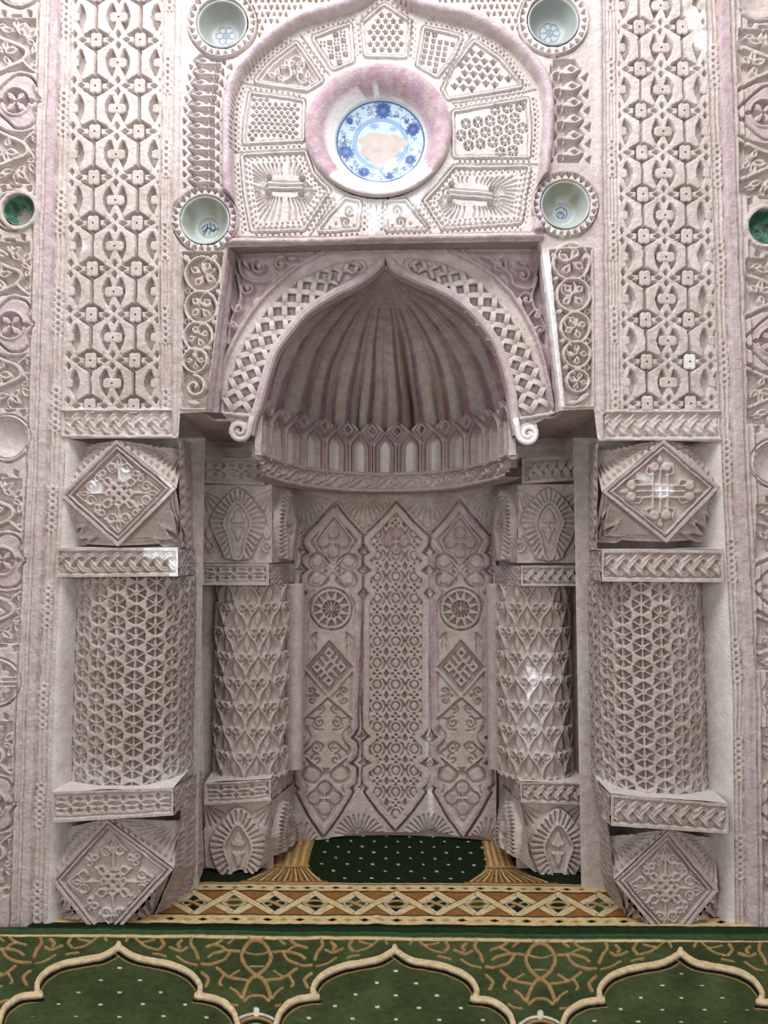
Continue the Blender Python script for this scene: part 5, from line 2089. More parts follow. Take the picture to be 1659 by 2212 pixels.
def band(par, quad, Y, plaitL, flank=None, seed=3, style='plait', white=None, ledge=0.16, under=0.12, name='plait_band'):
    """box band: carved front (TL,TR,BR,BL px at depth Y), ledge on top, underside and a flank"""
    (x0, y0), (x1, y1), (x2, y2), (x3, y3) = quad
    top = lambda x: y0 + (y1 - y0) * (x - x0) / (x1 - x0)
    bot = lambda x: y3 + (y2 - y3) * (x - x3) / (x2 - x3)

    def draw(f):
        f.H[:] = 3
        xa, xb = min(x0, x3), max(x1, x2)
        # work in band-aligned rows
        sh = (top(f.PX) - y0)
        hh = (bot(f.PX) - top(f.PX))
        Ysave = f.Y
        f.Y = (f.Y - top(f.PX)) / hh * 60 + 1000
        oy = f.ys
        k = (slice(None), slice(None))
        box_ = [(xa + 7, 1008), (xb - 7, 1008), (xb - 7, 1052), (xa + 7, 1052)]
        d = sd_poly(f.X, f.Y, box_)
        f.put(k, ss(d, 1.3), -5)
        keep = f.H.copy()
        g = Fld(0, 0, 1, 1, xs=f.xs, ys=f.ys)
        A, mid, wd = 15.0, 1030, 7.2
        out = np.full(f.H.shape, -6.0)
        if style == 'plait':
            for i in range(3):
                t = 2 * PI * (f.X / plaitL + i / 3)
                v = A * np.sin(t) * (1 - .1 * np.cos(2 * t))
                sl = A * np.cos(t) * 2 * PI / plaitL
                dd = np.abs(f.Y - mid - v) / np.sqrt(1 + sl * sl)
                pr = np.clip((wd - dd) / 2.4, 0, 1)
                pr = pr * pr * (3 - 2 * pr)
                out = np.maximum(out, -6 + pr * (7.5 + 3.2 * np.sin(2 * t)) * (1 - .15 * np.exp(-(dd / 1.8) ** 2)))
        else:
            out[:] = 1
            per = plaitL
            u = (f.X + per / 2) % per - per / 2
            for vv in (1019, 1041):
                w_ = f.Y - vv
                out = np.minimum(out, 1 - 7 * ss(sd_poly(u, w_, [(0, -8), (5, -1), (0, 7), (-5, -1)]), 1.0))
                out = np.minimum(out, 1 - 7 * ss(sd_poly(per / 2 - np.abs(u), w_, [(-9, -1), (0, -4.5), (9, -1), (0, 2)]), 1.0))
            out = np.minimum(out, 1 - 7 * ss(sd_poly(per / 2 - np.abs(u), f.Y - 1030, [(-per * .42, 0), (0, -4), (per * .42, 0), (0, 4)]), 1.0))
        a = ss(d + 1.5, 1.2)
        f.H = keep * (1 - a) + out * a
        f.Y = Ysave
        if white:
            f.paint(white, 1, 1.0, 2)
    kp = [(x0, y0), (x1, y1), (x2, y2), (x3, y3)]
    b = grid_facet(name, [(p[0], p[1], Y) for p in kp], par, draw, 1.8, seed, surf=s_vert(Y))
    # ledge and underside as horizontal slabs running back
    for (pa, pb, zoff, nm, dep) in (((x0, y0), (x1, y1), 0.0, 'ledge', ledge), ((x3, y3), (x2, y2), 0.0, 'underside', under)):
        A, Bp = P(pa[0], pa[1], Y), P(pb[0], pb[1], Y)
        n = 20
        u = np.linspace(0, 1, n)[None, :, None]
        v = np.linspace(0, 1, 6)[:, None, None]
        p = A * (1 - u) + Bp * u + v * np.array([0, dep, 0.012 if nm == 'ledge' else 0.0])
        p[0, :, 1] -= 0.003 * 1.6
        p[..., 2] += 0.004 * vnoise(p[..., 0] * 300, p[..., 1] * 300, 30, 3)
        cc = np.zeros(p.shape)
        cc[..., 1] = 0.25 if nm == 'ledge' else 0
        grid_mesh(nm, p, np.ones((5, n - 1), bool), cc, STUCCO, par)
    if flank:
        (fx0, fy0), (fx1, fy1), Yb = flank

        def hf(U, V):
            H = -4 * (np.sin(U * 40) * np.sin(V * 24) > .35) + 2.0 * vnoise(U * 100, V * 100, 9, 4)
            c = np.zeros(U.shape + (3,))
            c[..., 0] = .3
            return H, c
        e0, e1 = ((x1, y1), (x2, y2)) if fx0 > x1 - 1 else ((x0, y0), (x3, y3))
        facet('band_flank', [(e0[0], e0[1], Y), (fx0, fy0, Yb), (fx1, fy1, Yb), (e1[0], e1[1], Y)], par, (26, 26), hfun=hf)


KC = 3.0 / F


def star_shaft(par, plan, v0, v1, Yref, pitch, seed):
    """round shaft pierced with six-petal stars"""
    surf, L = s_prof(plan, Yref)
    xs_ = np.arange(0, L, 1.8)
    f = Fld(0, 0, 1, 1, xs=xs_, ys=np.arange(v0, v1, 1.8), seed=seed, warp=0.9)
    H = np.full(f.H.shape, 1.0)
    px_, py_ = pitch * 2, pitch * 1.13
    for (ox, oy) in ((0, 0), (pitch, py_ / 2)):
        u = (f.X - ox + pitch) % px_ - pitch
        v = (f.Y - oy + py_ / 2) % py_ - py_ / 2
        R = pitch * .47
        for q in range(3):
            a = q * PI / 3
            au, av = np.abs(u * math.cos(a) + v * math.sin(a)), np.abs(-u * math.sin(a) + v * math.cos(a))
        rr = np.hypot(u, v)
        th = np.arctan2(v, u)
        tq = (th + PI / 6 + PI / 2) % (PI / 3) - PI / 6      # petals between vertical/diagonal straps
        tq = (th + PI / 6) % (PI / 3) - PI / 6
        lx, ly = rr * np.cos(tq), np.abs(rr * np.sin(tq))
        d = sd_poly(lx, ly, [(R * .28, 0), (R * .97, R * .40), (R * .97, -R * .40)])
        H = np.minimum(H, 1 - 12 * ss(d, 1.1))
        H = np.minimum(H, 1 - 1.5 * ss(np.minimum(np.abs(lx * math.sin(PI / 6) - ly * math.cos(PI / 6)) - 1.0, 9) + 50 * (rr > R * 1.1), .8))
    f.H = H
    f.C[..., 2] = 0.30
    f.paint([(xs_[0], v1 - 60), (xs_[-1], v1 - 60), (xs_[-1], v1), (xs_[0], v1)], 1, 0.2, 20)
    return f.emit('pierced_shaft', surf, par)


def scroll_shaft(par, cx, cyd, r, a0, a1, v0, v1, Yref, seed, white=False):
    """round shaft wrapped by an ogival net of ribs with paired curls and leaves"""
    k = (DW + Yref) / F
    xs_ = np.arange(a0 * r / k, a1 * r / k, 1.7)
    f = Fld(0, 0, 1, 1, xs=xs_, ys=np.arange(v0, v1, 1.7), seed=seed, warp=1.2)
    f.H[:] = -7
    px_, py_ = 52.0, 108.0
    for j in range(-1, 9):
        for i in range(-4, 5):
            cx_, cy_ = i * px_ + (px_ / 2 if j % 2 else 0), v0 + 40 + j * py_ / 2 * 1.0
            if not (xs_[0] - 40 < cx_ < xs_[-1] + 40):
                continue
            f.pillow(leafpts(cx_, cy_ + 2, -PI / 2, 50, 20, fat=.45), -6, 4, 8)
            f.line([(cx_, cy_ - 40), (cx_, cy_ - 2)], 1.8, -1)
            for u in (-1, 1):
                f.disc(cx_ + u * 9, cy_ + 9, 9, 4)
                f.line(spiralpts(cx_ + u * 9, cy_ + 9, 5.5, 1.0, PI / 2, u), 2.6, -3)
                f.disc(cx_ + u * 9, cy_ + 9, 2.0, -5, e=.9)
                f.leaf(cx_ + u * 4, cy_ + 17, PI / 2 - u * .5, 16, 7, 1)
            f.poly([(cx_ - 3, cy_ + 18), (cx_ + 3, cy_ + 18), (cx_, cy_ + 27)], -9)
    for j in range(-2, 10):
        for i in range(-4, 5):
            x0_, y0_ = i * px_ + (px_ / 2 if j % 2 else 0), v0 - 14 + j * py_ / 2
            for u in (-1, 1):
                pts = smooth([(x0_, y0_), (x0_ + u * 6, y0_ + 14), (x0_ + u * 19, y0_ + 32), (x0_ + u * 24, y0_ + 46), (x0_ + u * 25, y0_ + 60)], 3)
                f.ridge(pts, 6.5, 0, 4)
    if white:
        f.paint([(-34, 1440), (-8, 1446), (-14, 1500), (-34, 1522), (-24, 1480)], 1, 1.0, 3)
        f.paint([(-20, 1450), (30, 1460), (24, 1474), (-10, 1468)], 1, .8, 4)
        f.paint([(-40, 1400), (20, 1400), (10, 1640), (-50, 1640)], 1, .2, 16)
    f.C[..., 2] = np.maximum(f.C[..., 2], 0.26)
    f.H *= .72
    return f.emit('net_shaft', s_cyl(cx, cyd, r, Yref), par)


# ---------------------------------------------------------------- outer left column
oL = thing('corner_column', (-0.9, 0.2, 0), 'outer corner column with star-pierced shaft and diamond blocks, left of the niche', 'column', 'outer corner columns')
oR = thing('corner_column', (0.97, 0.2, 0), 'outer corner column with star-pierced shaft and diamond blocks, right of the niche', 'column', 'outer corner columns')
diamond_block(oL, (253, 951), (381, 1056), (256, 1181), (132, 1071), ((142, 968), (399, 972), (403, 1176), (136, 1176)), 0.13, 'knot', 101,
              white=(([(330, 985), (350, 1000), (375, 1050), (370, 1062), (345, 1030)], .9), (circ(206, 1052, 14), .9), (circ(268, 1024, 13), .8), ([(350, 1090), (381, 1056), (370, 1050), (330, 1110)], .35)))
band(oL, [(124, 1184), (386, 1184), (386, 1245), (122, 1247)], -0.008, 84, ((432, 1188), (432, 1238), .38), 103, white=[(312, 1180), (390, 1180), (390, 1247), (368, 1247), (366, 1210), (312, 1206)])
star_shaft(oL, ((138, .20), (146, .12), (170, .055), (215, .012), (265, 0.0), (315, .008), (358, .04), (392, .11), (412, .20), (420, .30), (426, .42)), 1246, 1712, 0.01, 42, 105)
band(oL, [(112, 1709), (376, 1701), (376, 1760), (116, 1776)], -0.035, 38, ((440, 1664), (436, 1712), .40), 107, 'pierced', ledge=.2)
diamond_block(oL, (232, 1768), (376, 1876), (226, 2042), (112, 1900), ((128, 1790), (398, 1772), (330, 1986), (116, 1992)), 0.10, 'knot', 109, floorcut=1996)
# ---------------------------------------------------------------- outer right column
diamond_block(oR, (1432, 950), (1553, 1053), (1438, 1173), (1300, 1063), ((1281, 976), (1536, 966), (1540, 1166), (1281, 1168)), 0.13, 'grid', 111,
              white=(([(1378, 1020), (1408, 1024), (1408, 1040), (1378, 1034)], .9), ([(1415, 1048), (1456, 1048), (1456, 1064), (1430, 1080), (1415, 1064)], .95)))
band(oR, [(1298, 1187), (1560, 1187), (1562, 1258), (1298, 1256)], -0.008, 84, ((1266, 1192), (1266, 1248), .38), 113)
star_shaft(oR, ((1270, .42), (1274, .30), (1282, .20), (1302, .11), (1336, .04), (1380, .008), (1425, 0.0), (1468, .012), (1505, .055), (1522, .11), (1530, .2)), 1256, 1742, 0.01, 42, 115)
band(oR, [(1318, 1714), (1572, 1735), (1572, 1800), (1318, 1782)], -0.04, 84, ((1268, 1676), (1284, 1736), .36), 117, ledge=.2)
diamond_block(oR, (1443, 1792), (1550, 1922), (1447, 2046), (1326, 1901), ((1311, 1806), (1546, 1812), (1556, 1990), (1348, 1990)), 0.10, 'knot', 119, floorcut=1998)
# jambs beside the shafts and flanks of the columns towards the niche


def flank_pts(U, V):
    H = 1.6 * vnoise(U * 60, V * 200, 14, 4)
    a = np.abs(((V * 11 + U * 3) % 1) - .5) + np.abs(((U * 3.2) % 1) - .5) * .9
    H = H - 6 * ss((a - .26) * 20, 1.0)
    c = np.zeros(U.shape + (3,))
    c[..., 0] = .3
    return H, c


# left: outline of the flank from front edge to back edge
facet('column_flank', [(386, 946, 0.0), (424, 960, .43), (432, 1190, .43), (390, 1184, .06)], oL, (20, 90), hfun=flank_pts)
facet('column_flank', [(420, 1235, .40), (434, 1235, .43), (441, 1680, .43), (424, 1690, .40)], oL, (8, 60), cols=(.25, .1, 0))
facet('column_flank', [(392, 1745, .05), (436, 1710, .43), (441, 1872, .43), (376, 1876, 0.0)], oL, (20, 50), hfun=flank_pts)
facet('column_flank', [(376, 1876, 0.0), (441, 1872, .43), (424, 1926, .30), (330, 1986, 0.07)], oL, (20, 30), hfun=flank_pts)
facet('column_flank', [(1291, 952, 0.0), (1264, 962, .43), (1262, 1190, .43), (1290, 1187, .06)], oR, (20, 90), hfun=flank_pts)
facet('column_flank', [(1272, 1245, .40), (1260, 1245, .43), (1260, 1680, .43), (1270, 1700, .40)], oR, (8, 60), cols=(.25, .1, 0))
facet('column_flank', [(1312, 1770, .05), (1284, 1736, .43), (1288, 1882, .43), (1326, 1901, 0.0)], oR, (20, 50), hfun=flank_pts)
facet('column_flank', [(1326, 1901, 0.0), (1288, 1882, .43), (1304, 1934, .30), (1360, 1990, 0.07)], oR, (20, 30), hfun=flank_pts)
for (par, M, o, sgn) in ((oL, ML, 56, 1), (oR, MR, -24, -1)):
    yv = np.linspace(948, 2003, 90)
    n = 12
    u = np.linspace(0, 1, n)
    p = np.zeros((90, n, 3))
    for i, y in enumerate(yv):
        A = P(float(M(y)) + o, y, 0.0)
        p[i] = A + np.outer(np.sin(u * PI / 2), [sgn * 0.05, 0, 0]) + np.outer(1 - np.cos(u * PI / 2), [0, 0.05, 0]) + np.outer(u ** 2, [sgn * 0.01, 0.18, 0])
    cc = np.zeros(p.shape)
    cc[..., 1] = .25
    grid_mesh('jamb', p, np.ones((89, n - 1), bool), cc, STUCCO, par)
    # back of the recess behind the shaft
    xa = sorted([float(P(float(M(1500)) + o - sgn * 10, 1500, .24)[0]), (-.70 if sgn > 0 else .74)])
    U, V = np.meshgrid(np.linspace(0, 1, 10), np.linspace(0, 1, 40))
    p = np.stack([xa[0] + (xa[1] - xa[0]) * U, .30 + 0 * U, Zat(940, .24) * (1 - V)], -1)
    grid_mesh('recess_back', p, np.ones((39, 9), bool), np.zeros(p.shape), STUCCO, par)

# ---------------------------------------------------------------- inner columns of the niche


def palmette(f, cx, y0, y1, w, lev=0, inner=True, seed=0, neck=True):
    """big pointed leaf with ribbed border and a small lozenge leaf inside"""
    h = y1 - y0
    out = smooth([(cx, y0), (cx + w * .26, y0 + h * .14), (cx + w * .50, y0 + h * .40), (cx + w * .46, y0 + h * .62), (cx + w * .30, y0 + h * .86), (cx + w * .20, y0 + h * .98), (cx - w * .20, y0 + h * .98), (cx - w * .30, y0 + h * .86), (cx - w * .46, y0 + h * .62), (cx - w * .50, y0 + h * .40), (cx - w * .26, y0 + h * .14)], 4, True)
    f.poly(out, lev + 9, 2.5)
    c0 = (cx, y0 + h * .48)
    inn = smooth([(cx, y0 + h * .20), (cx + w * .24, y0 + h * .46), (cx + w * .16, y0 + h * .68), (cx + w * .07, y0 + h * .95), (cx - w * .07, y0 + h * .95), (cx - w * .16, y0 + h * .68), (cx - w * .24, y0 + h * .46)], 4, True)
    d = sd_poly(f.X, f.Y, inn)
    do = sd_poly(f.X, f.Y, out)
    # ribs radiating across the border
    n = 40
    for (x, y, a) in resample(list(out) + [out[0]], 2 * (w + h) / n * 1.0):
        v = np.array([c0[0] - x, (c0[1] - y) * .75])
        v /= np.hypot(*v) + 1e-6
        f.line([(x + v[0] * 4, y + v[1] * 4), (x + v[0] * w * .22, y + v[1] * w * .22)], 3.0, lev + 2)
    k = (slice(None), slice(None))
    f.put(k, ss(d - 3, 1.4), lev + 10)
    f.put(k, ss(d + 3.5, 1.4), lev + 3)
    for (dy, r) in ((.40, 7), (.52, 6)):
        for u in (-1, 1):
            f.disc(cx + u * w * .075, y0 + h * dy + 8, r * .8, lev + 8)
    f.leaf(cx, y0 + h * .50, -PI / 2, h * .22, w * .16, lev + 8)
    f.leaf(cx, y0 + h * .52, PI / 2, h * .22, w * .12, lev + 8)
    return out


iL = thing('niche_column', (-0.6, 0.5, 0), 'inner niche column with leaf capital and curling net shaft, left of the three pointed panels', 'column', 'inner niche columns')
iR = thing('niche_column', (0.66, 0.5, 0), 'inner niche column with leaf capital and whitened net shaft, right of the three pointed panels', 'column', 'inner niche columns')
YI, YJ = 0.46, 0.80
for (par, A, Bx, Cx, sg) in ((iL, 430, 588, 642, -1), (iR, 1262, 1118, 1062, 1)):
    yb = 1046
    lo, hi = min(A, Bx), max(A, Bx)
    mx = (A + Bx) / 2 + sg * -6
    # capital front with leaf, small fan corners

    def cap(f):
        f.H[:] = 0
        for i in range(9):
            for cxx in (lo + 4, hi - 4):
                a = PI / 2 + (i - 4) * .3
                f.line([(cxx, 1060), (cxx + 40 * math.cos(a), 1060 + 46 * abs(math.sin(a)))], 3, -5)
        palmette(f, mx, 1054, 1212, 118)
        for u in (-1, 1):
            f.line(spiralpts(mx + u * 62, 1180, 13, 1.1, PI / 2, u), 5, 6)
            f.leaf(mx + u * 62, 1168, -PI / 2, 34, 16, 5)
    grid_facet('leaf_capital', [(lo, yb, YI), (hi, yb, YI), (hi, 1216, YI), (lo, 1216, YI)], par, cap, 1.7, 131, surf=s_vert(YI))
    l2, h2 = min(Bx, Cx), max(Bx, Cx)

    def capside(f):
        f.H[:] = 0
        palmette(f, (l2 + h2) / 2 + sg * 2, 1058, 1212, 46)
    e0 = [(Bx, 1046, YI), (Cx, 1052, YJ), (Cx, 1210, YJ), (Bx, 1216, YI)]
    grid_facet('leaf_capital', e0, par, capside, 1.1, 133)
    # plait bands above and below the shaft
    if sg < 0:
        band(par, [(434, 988), (572, 990), (572, 1048), (434, 1044)], YI - .02, 40, None, 135, 'pierced', ledge=.1, under=.1)
        band(par, [(434, 1218), (582, 1218), (582, 1264), (434, 1264)], YI - .015, 36, ((638, 1217), (638, 1258), YJ), 137, 'pierced')
        band(par, [(442, 1690), (586, 1682), (586, 1728), (442, 1738)], YI - .02, 34, ((636, 1650), (632, 1690), YJ), 139, 'pierced', ledge=.28)
    else:
        band(par, [(1126, 990), (1254, 984), (1254, 1036), (1126, 1046)], YI - .02, 62, None, 135, ledge=.1, under=.1)
        band(par, [(1124, 1222), (1258, 1222), (1258, 1266), (1124, 1266)], YI - .015, 64, ((1066, 1221), (1066, 1262), YJ), 137)
        band(par, [(1122, 1688), (1268, 1690), (1270, 1738), (1124, 1732)], YI - .02, 64, ((1076, 1652), (1084, 1692), YJ), 139, ledge=.28)
    # shaft
    sx = Xat(531 if sg < 0 else 1168, 1450, YI)
    scroll_shaft(par, sx, YI + .155, .15, -1.5, 1.5, 1262, 1690, YI, 141 + sg, sg > 0)
    # rounded plain roll between shaft and panels
    pr = np.linspace(0, 1, 14)
    zs = np.linspace(Zat(1262, YI), Zat(1690, YI), 30)
    xr = Xat(634 if sg < 0 else 1074, 1450, .70)
    p = np.stack([np.stack([xr + sg * -.0 + .045 * np.cos(PI * (1.0 + pr)) * 1.0, .70 - .05 * np.sin(PI * pr), np.full(14, z)], -1) for z in zs])
    cc = np.zeros(p.shape)
    cc[..., 0] = .2
    grid_mesh('plain_roll', p, np.ones((29, 13), bool), cc, STUCCO, par)
    # wall of the recess behind the shaft, closing to the panels
    q = [(A, YI + .16), (Bx, YI + .24), (Cx, .86)]
    p = np.stack([np.stack([P(x, 1450, Y)[:2].tolist() + [z] for x, Y in q]) for z in np.linspace(0, Zat(1040, .6), 20)])
    grid_mesh('recess_back', p, np.ones((19, 2), bool), np.zeros(p.shape), STUCCO, par)
    # base block with leaf
    if sg < 0:
        fr = [(438, 1734), (588, 1728), (592, 1800), (566, 1872), (548, 1882), (520, 1876), (490, 1886), (468, 1878), (444, 1872)]
        mxx = 516
        sd_ = [(588, 1728, YI), (636, 1690, YJ), (634, 1812, YJ), (566, 1872, YI)]
    else:
        fr = [(1124, 1732), (1270, 1738), (1284, 1800), (1286, 1876), (1264, 1886), (1236, 1890), (1206, 1894), (1176, 1898), (1150, 1880), (1126, 1840)]
        mxx = 1203
        sd_ = [(1124, 1732, YI), (1084, 1694, YJ), (1066, 1806, YJ), (1150, 1880, YI)]

    def base(f):
        f.H[:] = 0
        for i in range(9):
            for cxx in (fr[0][0] + 2, fr[1][0] - 2):
                a = PI / 2 + (i - 4) * .3
                f.line([(cxx, 1738), (cxx + 44 * math.cos(a), 1738 + 50 * abs(math.sin(a)))], 3, -5)
        palmette(f, mxx, 1742, 1916, 122)
    grid_facet('leaf_base', [(p_[0], p_[1], YI) for p_ in fr], par, base, 1.7, 143, surf=s_vert(YI))

    def bside(f):
        f.H[:] = 0
        cx_ = (sd_[0][0] + sd_[1][0]) / 2
        palmette(f, cx_, 1730, 1880, 44)
    grid_facet('leaf_base', sd_, par, bside, 1.1, 145)
    # plain pier core under the leaf base
    bx0, bx1 = sorted((Xat(A, 1880, YI), Xat(Bx, 1880, YI)))
    p = np.stack([np.stack([np.linspace(bx0, bx1, 8), np.full(8, YI + .035), np.full(8, z)], -1) for z in (0, .1, .2)])
    grid_mesh('pier_core', p, np.ones((2, 7), bool), np.tile(np.array([0, 0, .6]), p.shape[:2] + (1,)), STUCCO, par)

# ================================================================== ceramics set in the wall
def lathe_dish(name, px, py, r, prof, colf, label, category, Y=0.0, seg=64, group=None, ry=None, mat=None):
    """prof: list of (radius fraction, depth px).  colf(u,v,r) -> colour in dish coordinates (-1..1)"""
    k = (DW + Y) / F
    c = P(px, py, Y)
    n = len(prof)
    rr = np.array([q[0] for q in prof])
    dd = np.array([q[1] for q in prof])
    th = np.linspace(0, 2 * PI, seg + 1)
    R, T = np.meshgrid(rr, th, indexing='ij')
    Dp = np.repeat(dd[:, None], seg + 1, 1)
    U, V = R * np.cos(T), R * np.sin(T)
    p = np.stack([c[0] + U * r * k, c[1] + Dp * k, c[2] - V * (ry or r) * k], -1)
    C = colf(U, V, R)
    o = grid_mesh(name, p, np.ones((n - 1, seg), bool), C, mat or GLAZE, None)
    tag(o, label, category, group)
    return o


def bowl_prof(depth, n=26, foot=0.46):
    q = [(1.03, 2.5), (1.04, -0.5), (1.0, -2.5), (0.97, -1.0)]
    for i in range(n):
        t = 1 - i / (n - 1)
        rr = foot + (0.95 - foot) * t
        q.append((rr, depth * (1 - t ** 2.2)))
    q += [(foot * .96, depth + .6), (foot * .6, depth + .2), (foot * .3, depth + .1), (0.001, depth)]
    # finer rings in the well so the painted mark keeps its shape
    out = []
    for a, b in zip(q[:-1], q[1:]):
        m = 6 if a[0] <= foot + .02 else 1
        for j in range(m):
            t = j / m
            out.append((a[0] * (1 - t) + b[0] * t, a[1] * (1 - t) + b[1] * t))
    return out + [q[-1]]


def celadon(strokes, base=lin(172, 180, 175), tint=lin(150, 142, 116), ink=lin(60, 88, 128), ringc=0.30, upper_tint=0.35, seed=0):
    def f(U, V, R):
        C = np.zeros(U.shape + (3,)) + np.array(base)
        # patchy brown tint, stronger towards the upper inner side
        s_ = np.clip(vnoise(U * 40, V * 40, 12, 70 + seed) * .9 + .2 - V * .8 - .2, 0, 1) * (R > .4) * upper_tint
        C += (np.array(tint) - C) * s_[..., None]
        if ringc:
            a = ss(np.abs(R - ringc) - .010, .012) * .75
            C += (np.array(ink) - C) * a[..., None]
        for pts, w in strokes:
            pts, w = [(1.65 * q[0], 1.65 * q[1]) for q in pts], w * 1.4
            a = ss(sd_line(U, V, pts) - w / 2, .018) * .9
            C += (np.array(ink) - C) * a[..., None]
        return C
    return f


S_ml = [(smooth([(-.16, .10), (-.02, .0), (.10, .06), (.22, .02)], 4), .05), (smooth([(-.04, -.10), (-.06, .05), (-.14, .18)], 4), .045), (smooth([(.02, -.14), (.05, .02), (.0, .16)], 4), .035), (smooth([(.10, -.10), (.16, -.02), (.12, .10), (.06, .05)], 4), .035), ([(-.2, .02), (-.1, -.08)], .035)]
S_mr = [(smooth([(-.14, -.08), (.0, -.16), (.14, -.06), (.12, .10), (-.04, .14), (-.12, .04), (.0, -.04)], 4), .035), (smooth([(-.06, -.02), (.08, .04), (.02, .1)], 4), .04), ([(-.1, .12), (.1, -.1)], .02)]


def flower(n, R0, rings=2):
    out = []
    for q in range(n):
        a = 2 * PI * q / n
        out.append((circ(R0 * math.cos(a), R0 * math.sin(a), R0 * .5, 8), .028))
        out.append(([(0, 0), (R0 * .5 * math.cos(a + .4), R0 * .5 * math.sin(a + .4))], .022))
    out.append((circ(0, 0, R0 * .4, 8), .03))
    return out


bp = bowl_prof(40)
lathe_dish('porcelain_bowl', 480, 52, 55, bp, celadon(flower(6, .17), base=lin(160, 166, 163), ringc=0, seed=1, upper_tint=.3), 'pale celadon bowl with faint blue flower, upper left of the tympanum', 'bowl', group='pale porcelain bowls')
lathe_dish('porcelain_bowl', 1195, 46, 56, bp, celadon(flower(7, .18), base=lin(156, 164, 162), ink=lin(60, 96, 126), ringc=.42, seed=2, upper_tint=.3), 'pale celadon bowl with round blue flower, upper right of the tympanum', 'bowl', group='pale porcelain bowls')
lathe_dish('porcelain_bowl', 443, 476, 53, bp, celadon(S_ml, ink=lin(34, 56, 110), ringc=.42, seed=3, upper_tint=.75), 'pale bowl with dark blue brush mark, lower left of the tympanum', 'bowl', group='pale porcelain bowls')
lathe_dish('porcelain_bowl', 1221, 443, 53, bp, celadon(S_mr, ink=lin(40, 78, 140), ringc=.40, seed=4, upper_tint=.7), 'pale bowl with curling blue mark, lower right of the tympanum', 'bowl', group='pale porcelain bowls')


def green_glass(seed, broken):
    def f(U, V, R):
        C = np.zeros(U.shape + (3,)) + np.array(lin(92, 136, 116))
        nz = vnoise(U * 40, V * 40, 9, seed)
        C += (np.array(lin(30, 52, 36)) - C) * np.clip(.5 + nz - V * .5, 0, 1)[..., None] * .7
        if broken:
            a = np.clip((.62 - np.hypot(U - .05, V - .12) + .18 * nz) * 8, 0, 1)
            C += (np.array(lin(176, 160, 152)) - C) * a[..., None]
        else:
            a = ss(np.abs(R - .3) - .05, .03)
            C += (np.array(lin(120, 168, 142)) - C) * a[..., None] * .7
        return C
    return f


lathe_dish('green_bowl', 42, 455, 33, bowl_prof(32, foot=.5), green_glass(7, True), 'small green glazed bowl with broken bottom, in the far left border', 'bowl')
lathe_dish('green_bowl', 1652, 490, 36, bowl_prof(32, foot=.4), green_glass(8, False), 'small dark green glazed bowl cut by the right picture edge', 'bowl')

# ---- great dish with its painted ring
k = DW / F


def ring_mesh():
    c = P(MC[0], MC[1], 0.0)
    seg = 120
    sec = [(165, 0, 1), (163, 6, -5), (158, 10, -9), (150, 10, -9), (140, 4, -4), (128, -2, 4), (118, -2, 16), (110, 2, 27), (104, 5, 34), (98, 6, 39)]
    V, Fc, Cc = [], [], []
    for (r, dy, dep) in sec:
        for i in range(seg):
            th = 2 * PI * i / seg
            t = (165 - r) / 67.0
            ry = r * (0.952 + .02 * t)
            x, y = r * math.cos(th) + 5 * t, ry * math.sin(th) + 5 * t
            dd = dep + .8 * vnoise(np.array([x]), np.array([y]), 25, 3)[0]
            V.append((c[0] + x * k, c[1] + dd * k, c[2] - y * k))
            below = math.sin(th)
            wht = 1.0 if below > .62 + .2 * vnoise(np.array([x]), np.array([y]), 20, 8)[0] and r < 162 else 0.0
            if r < 126 and math.cos(th) < -.15 + .3 * vnoise(np.array([x]), np.array([y]), 18, 9)[0]:
                wht = max(wht, .85)
            if r < 108:
                wht = max(wht, .5)
            pur = .95 if 112 < r < 163 else .4
            Cc.append((pur * (1 - .5 * wht), wht, 0))
    for a in range(len(sec) - 1):
        for i in range(seg):
            j = (i + 1) % seg
            Fc.append((a * seg + i, a * seg + j, (a + 1) * seg + j, (a + 1) * seg + i))
    return raw_mesh('dish_ring', V, Fc, STUCCO, tM, np.array(Cc))


o = ring_mesh()
o['label'] = 'mauve-painted ring around the blue dish, whitewashed below'


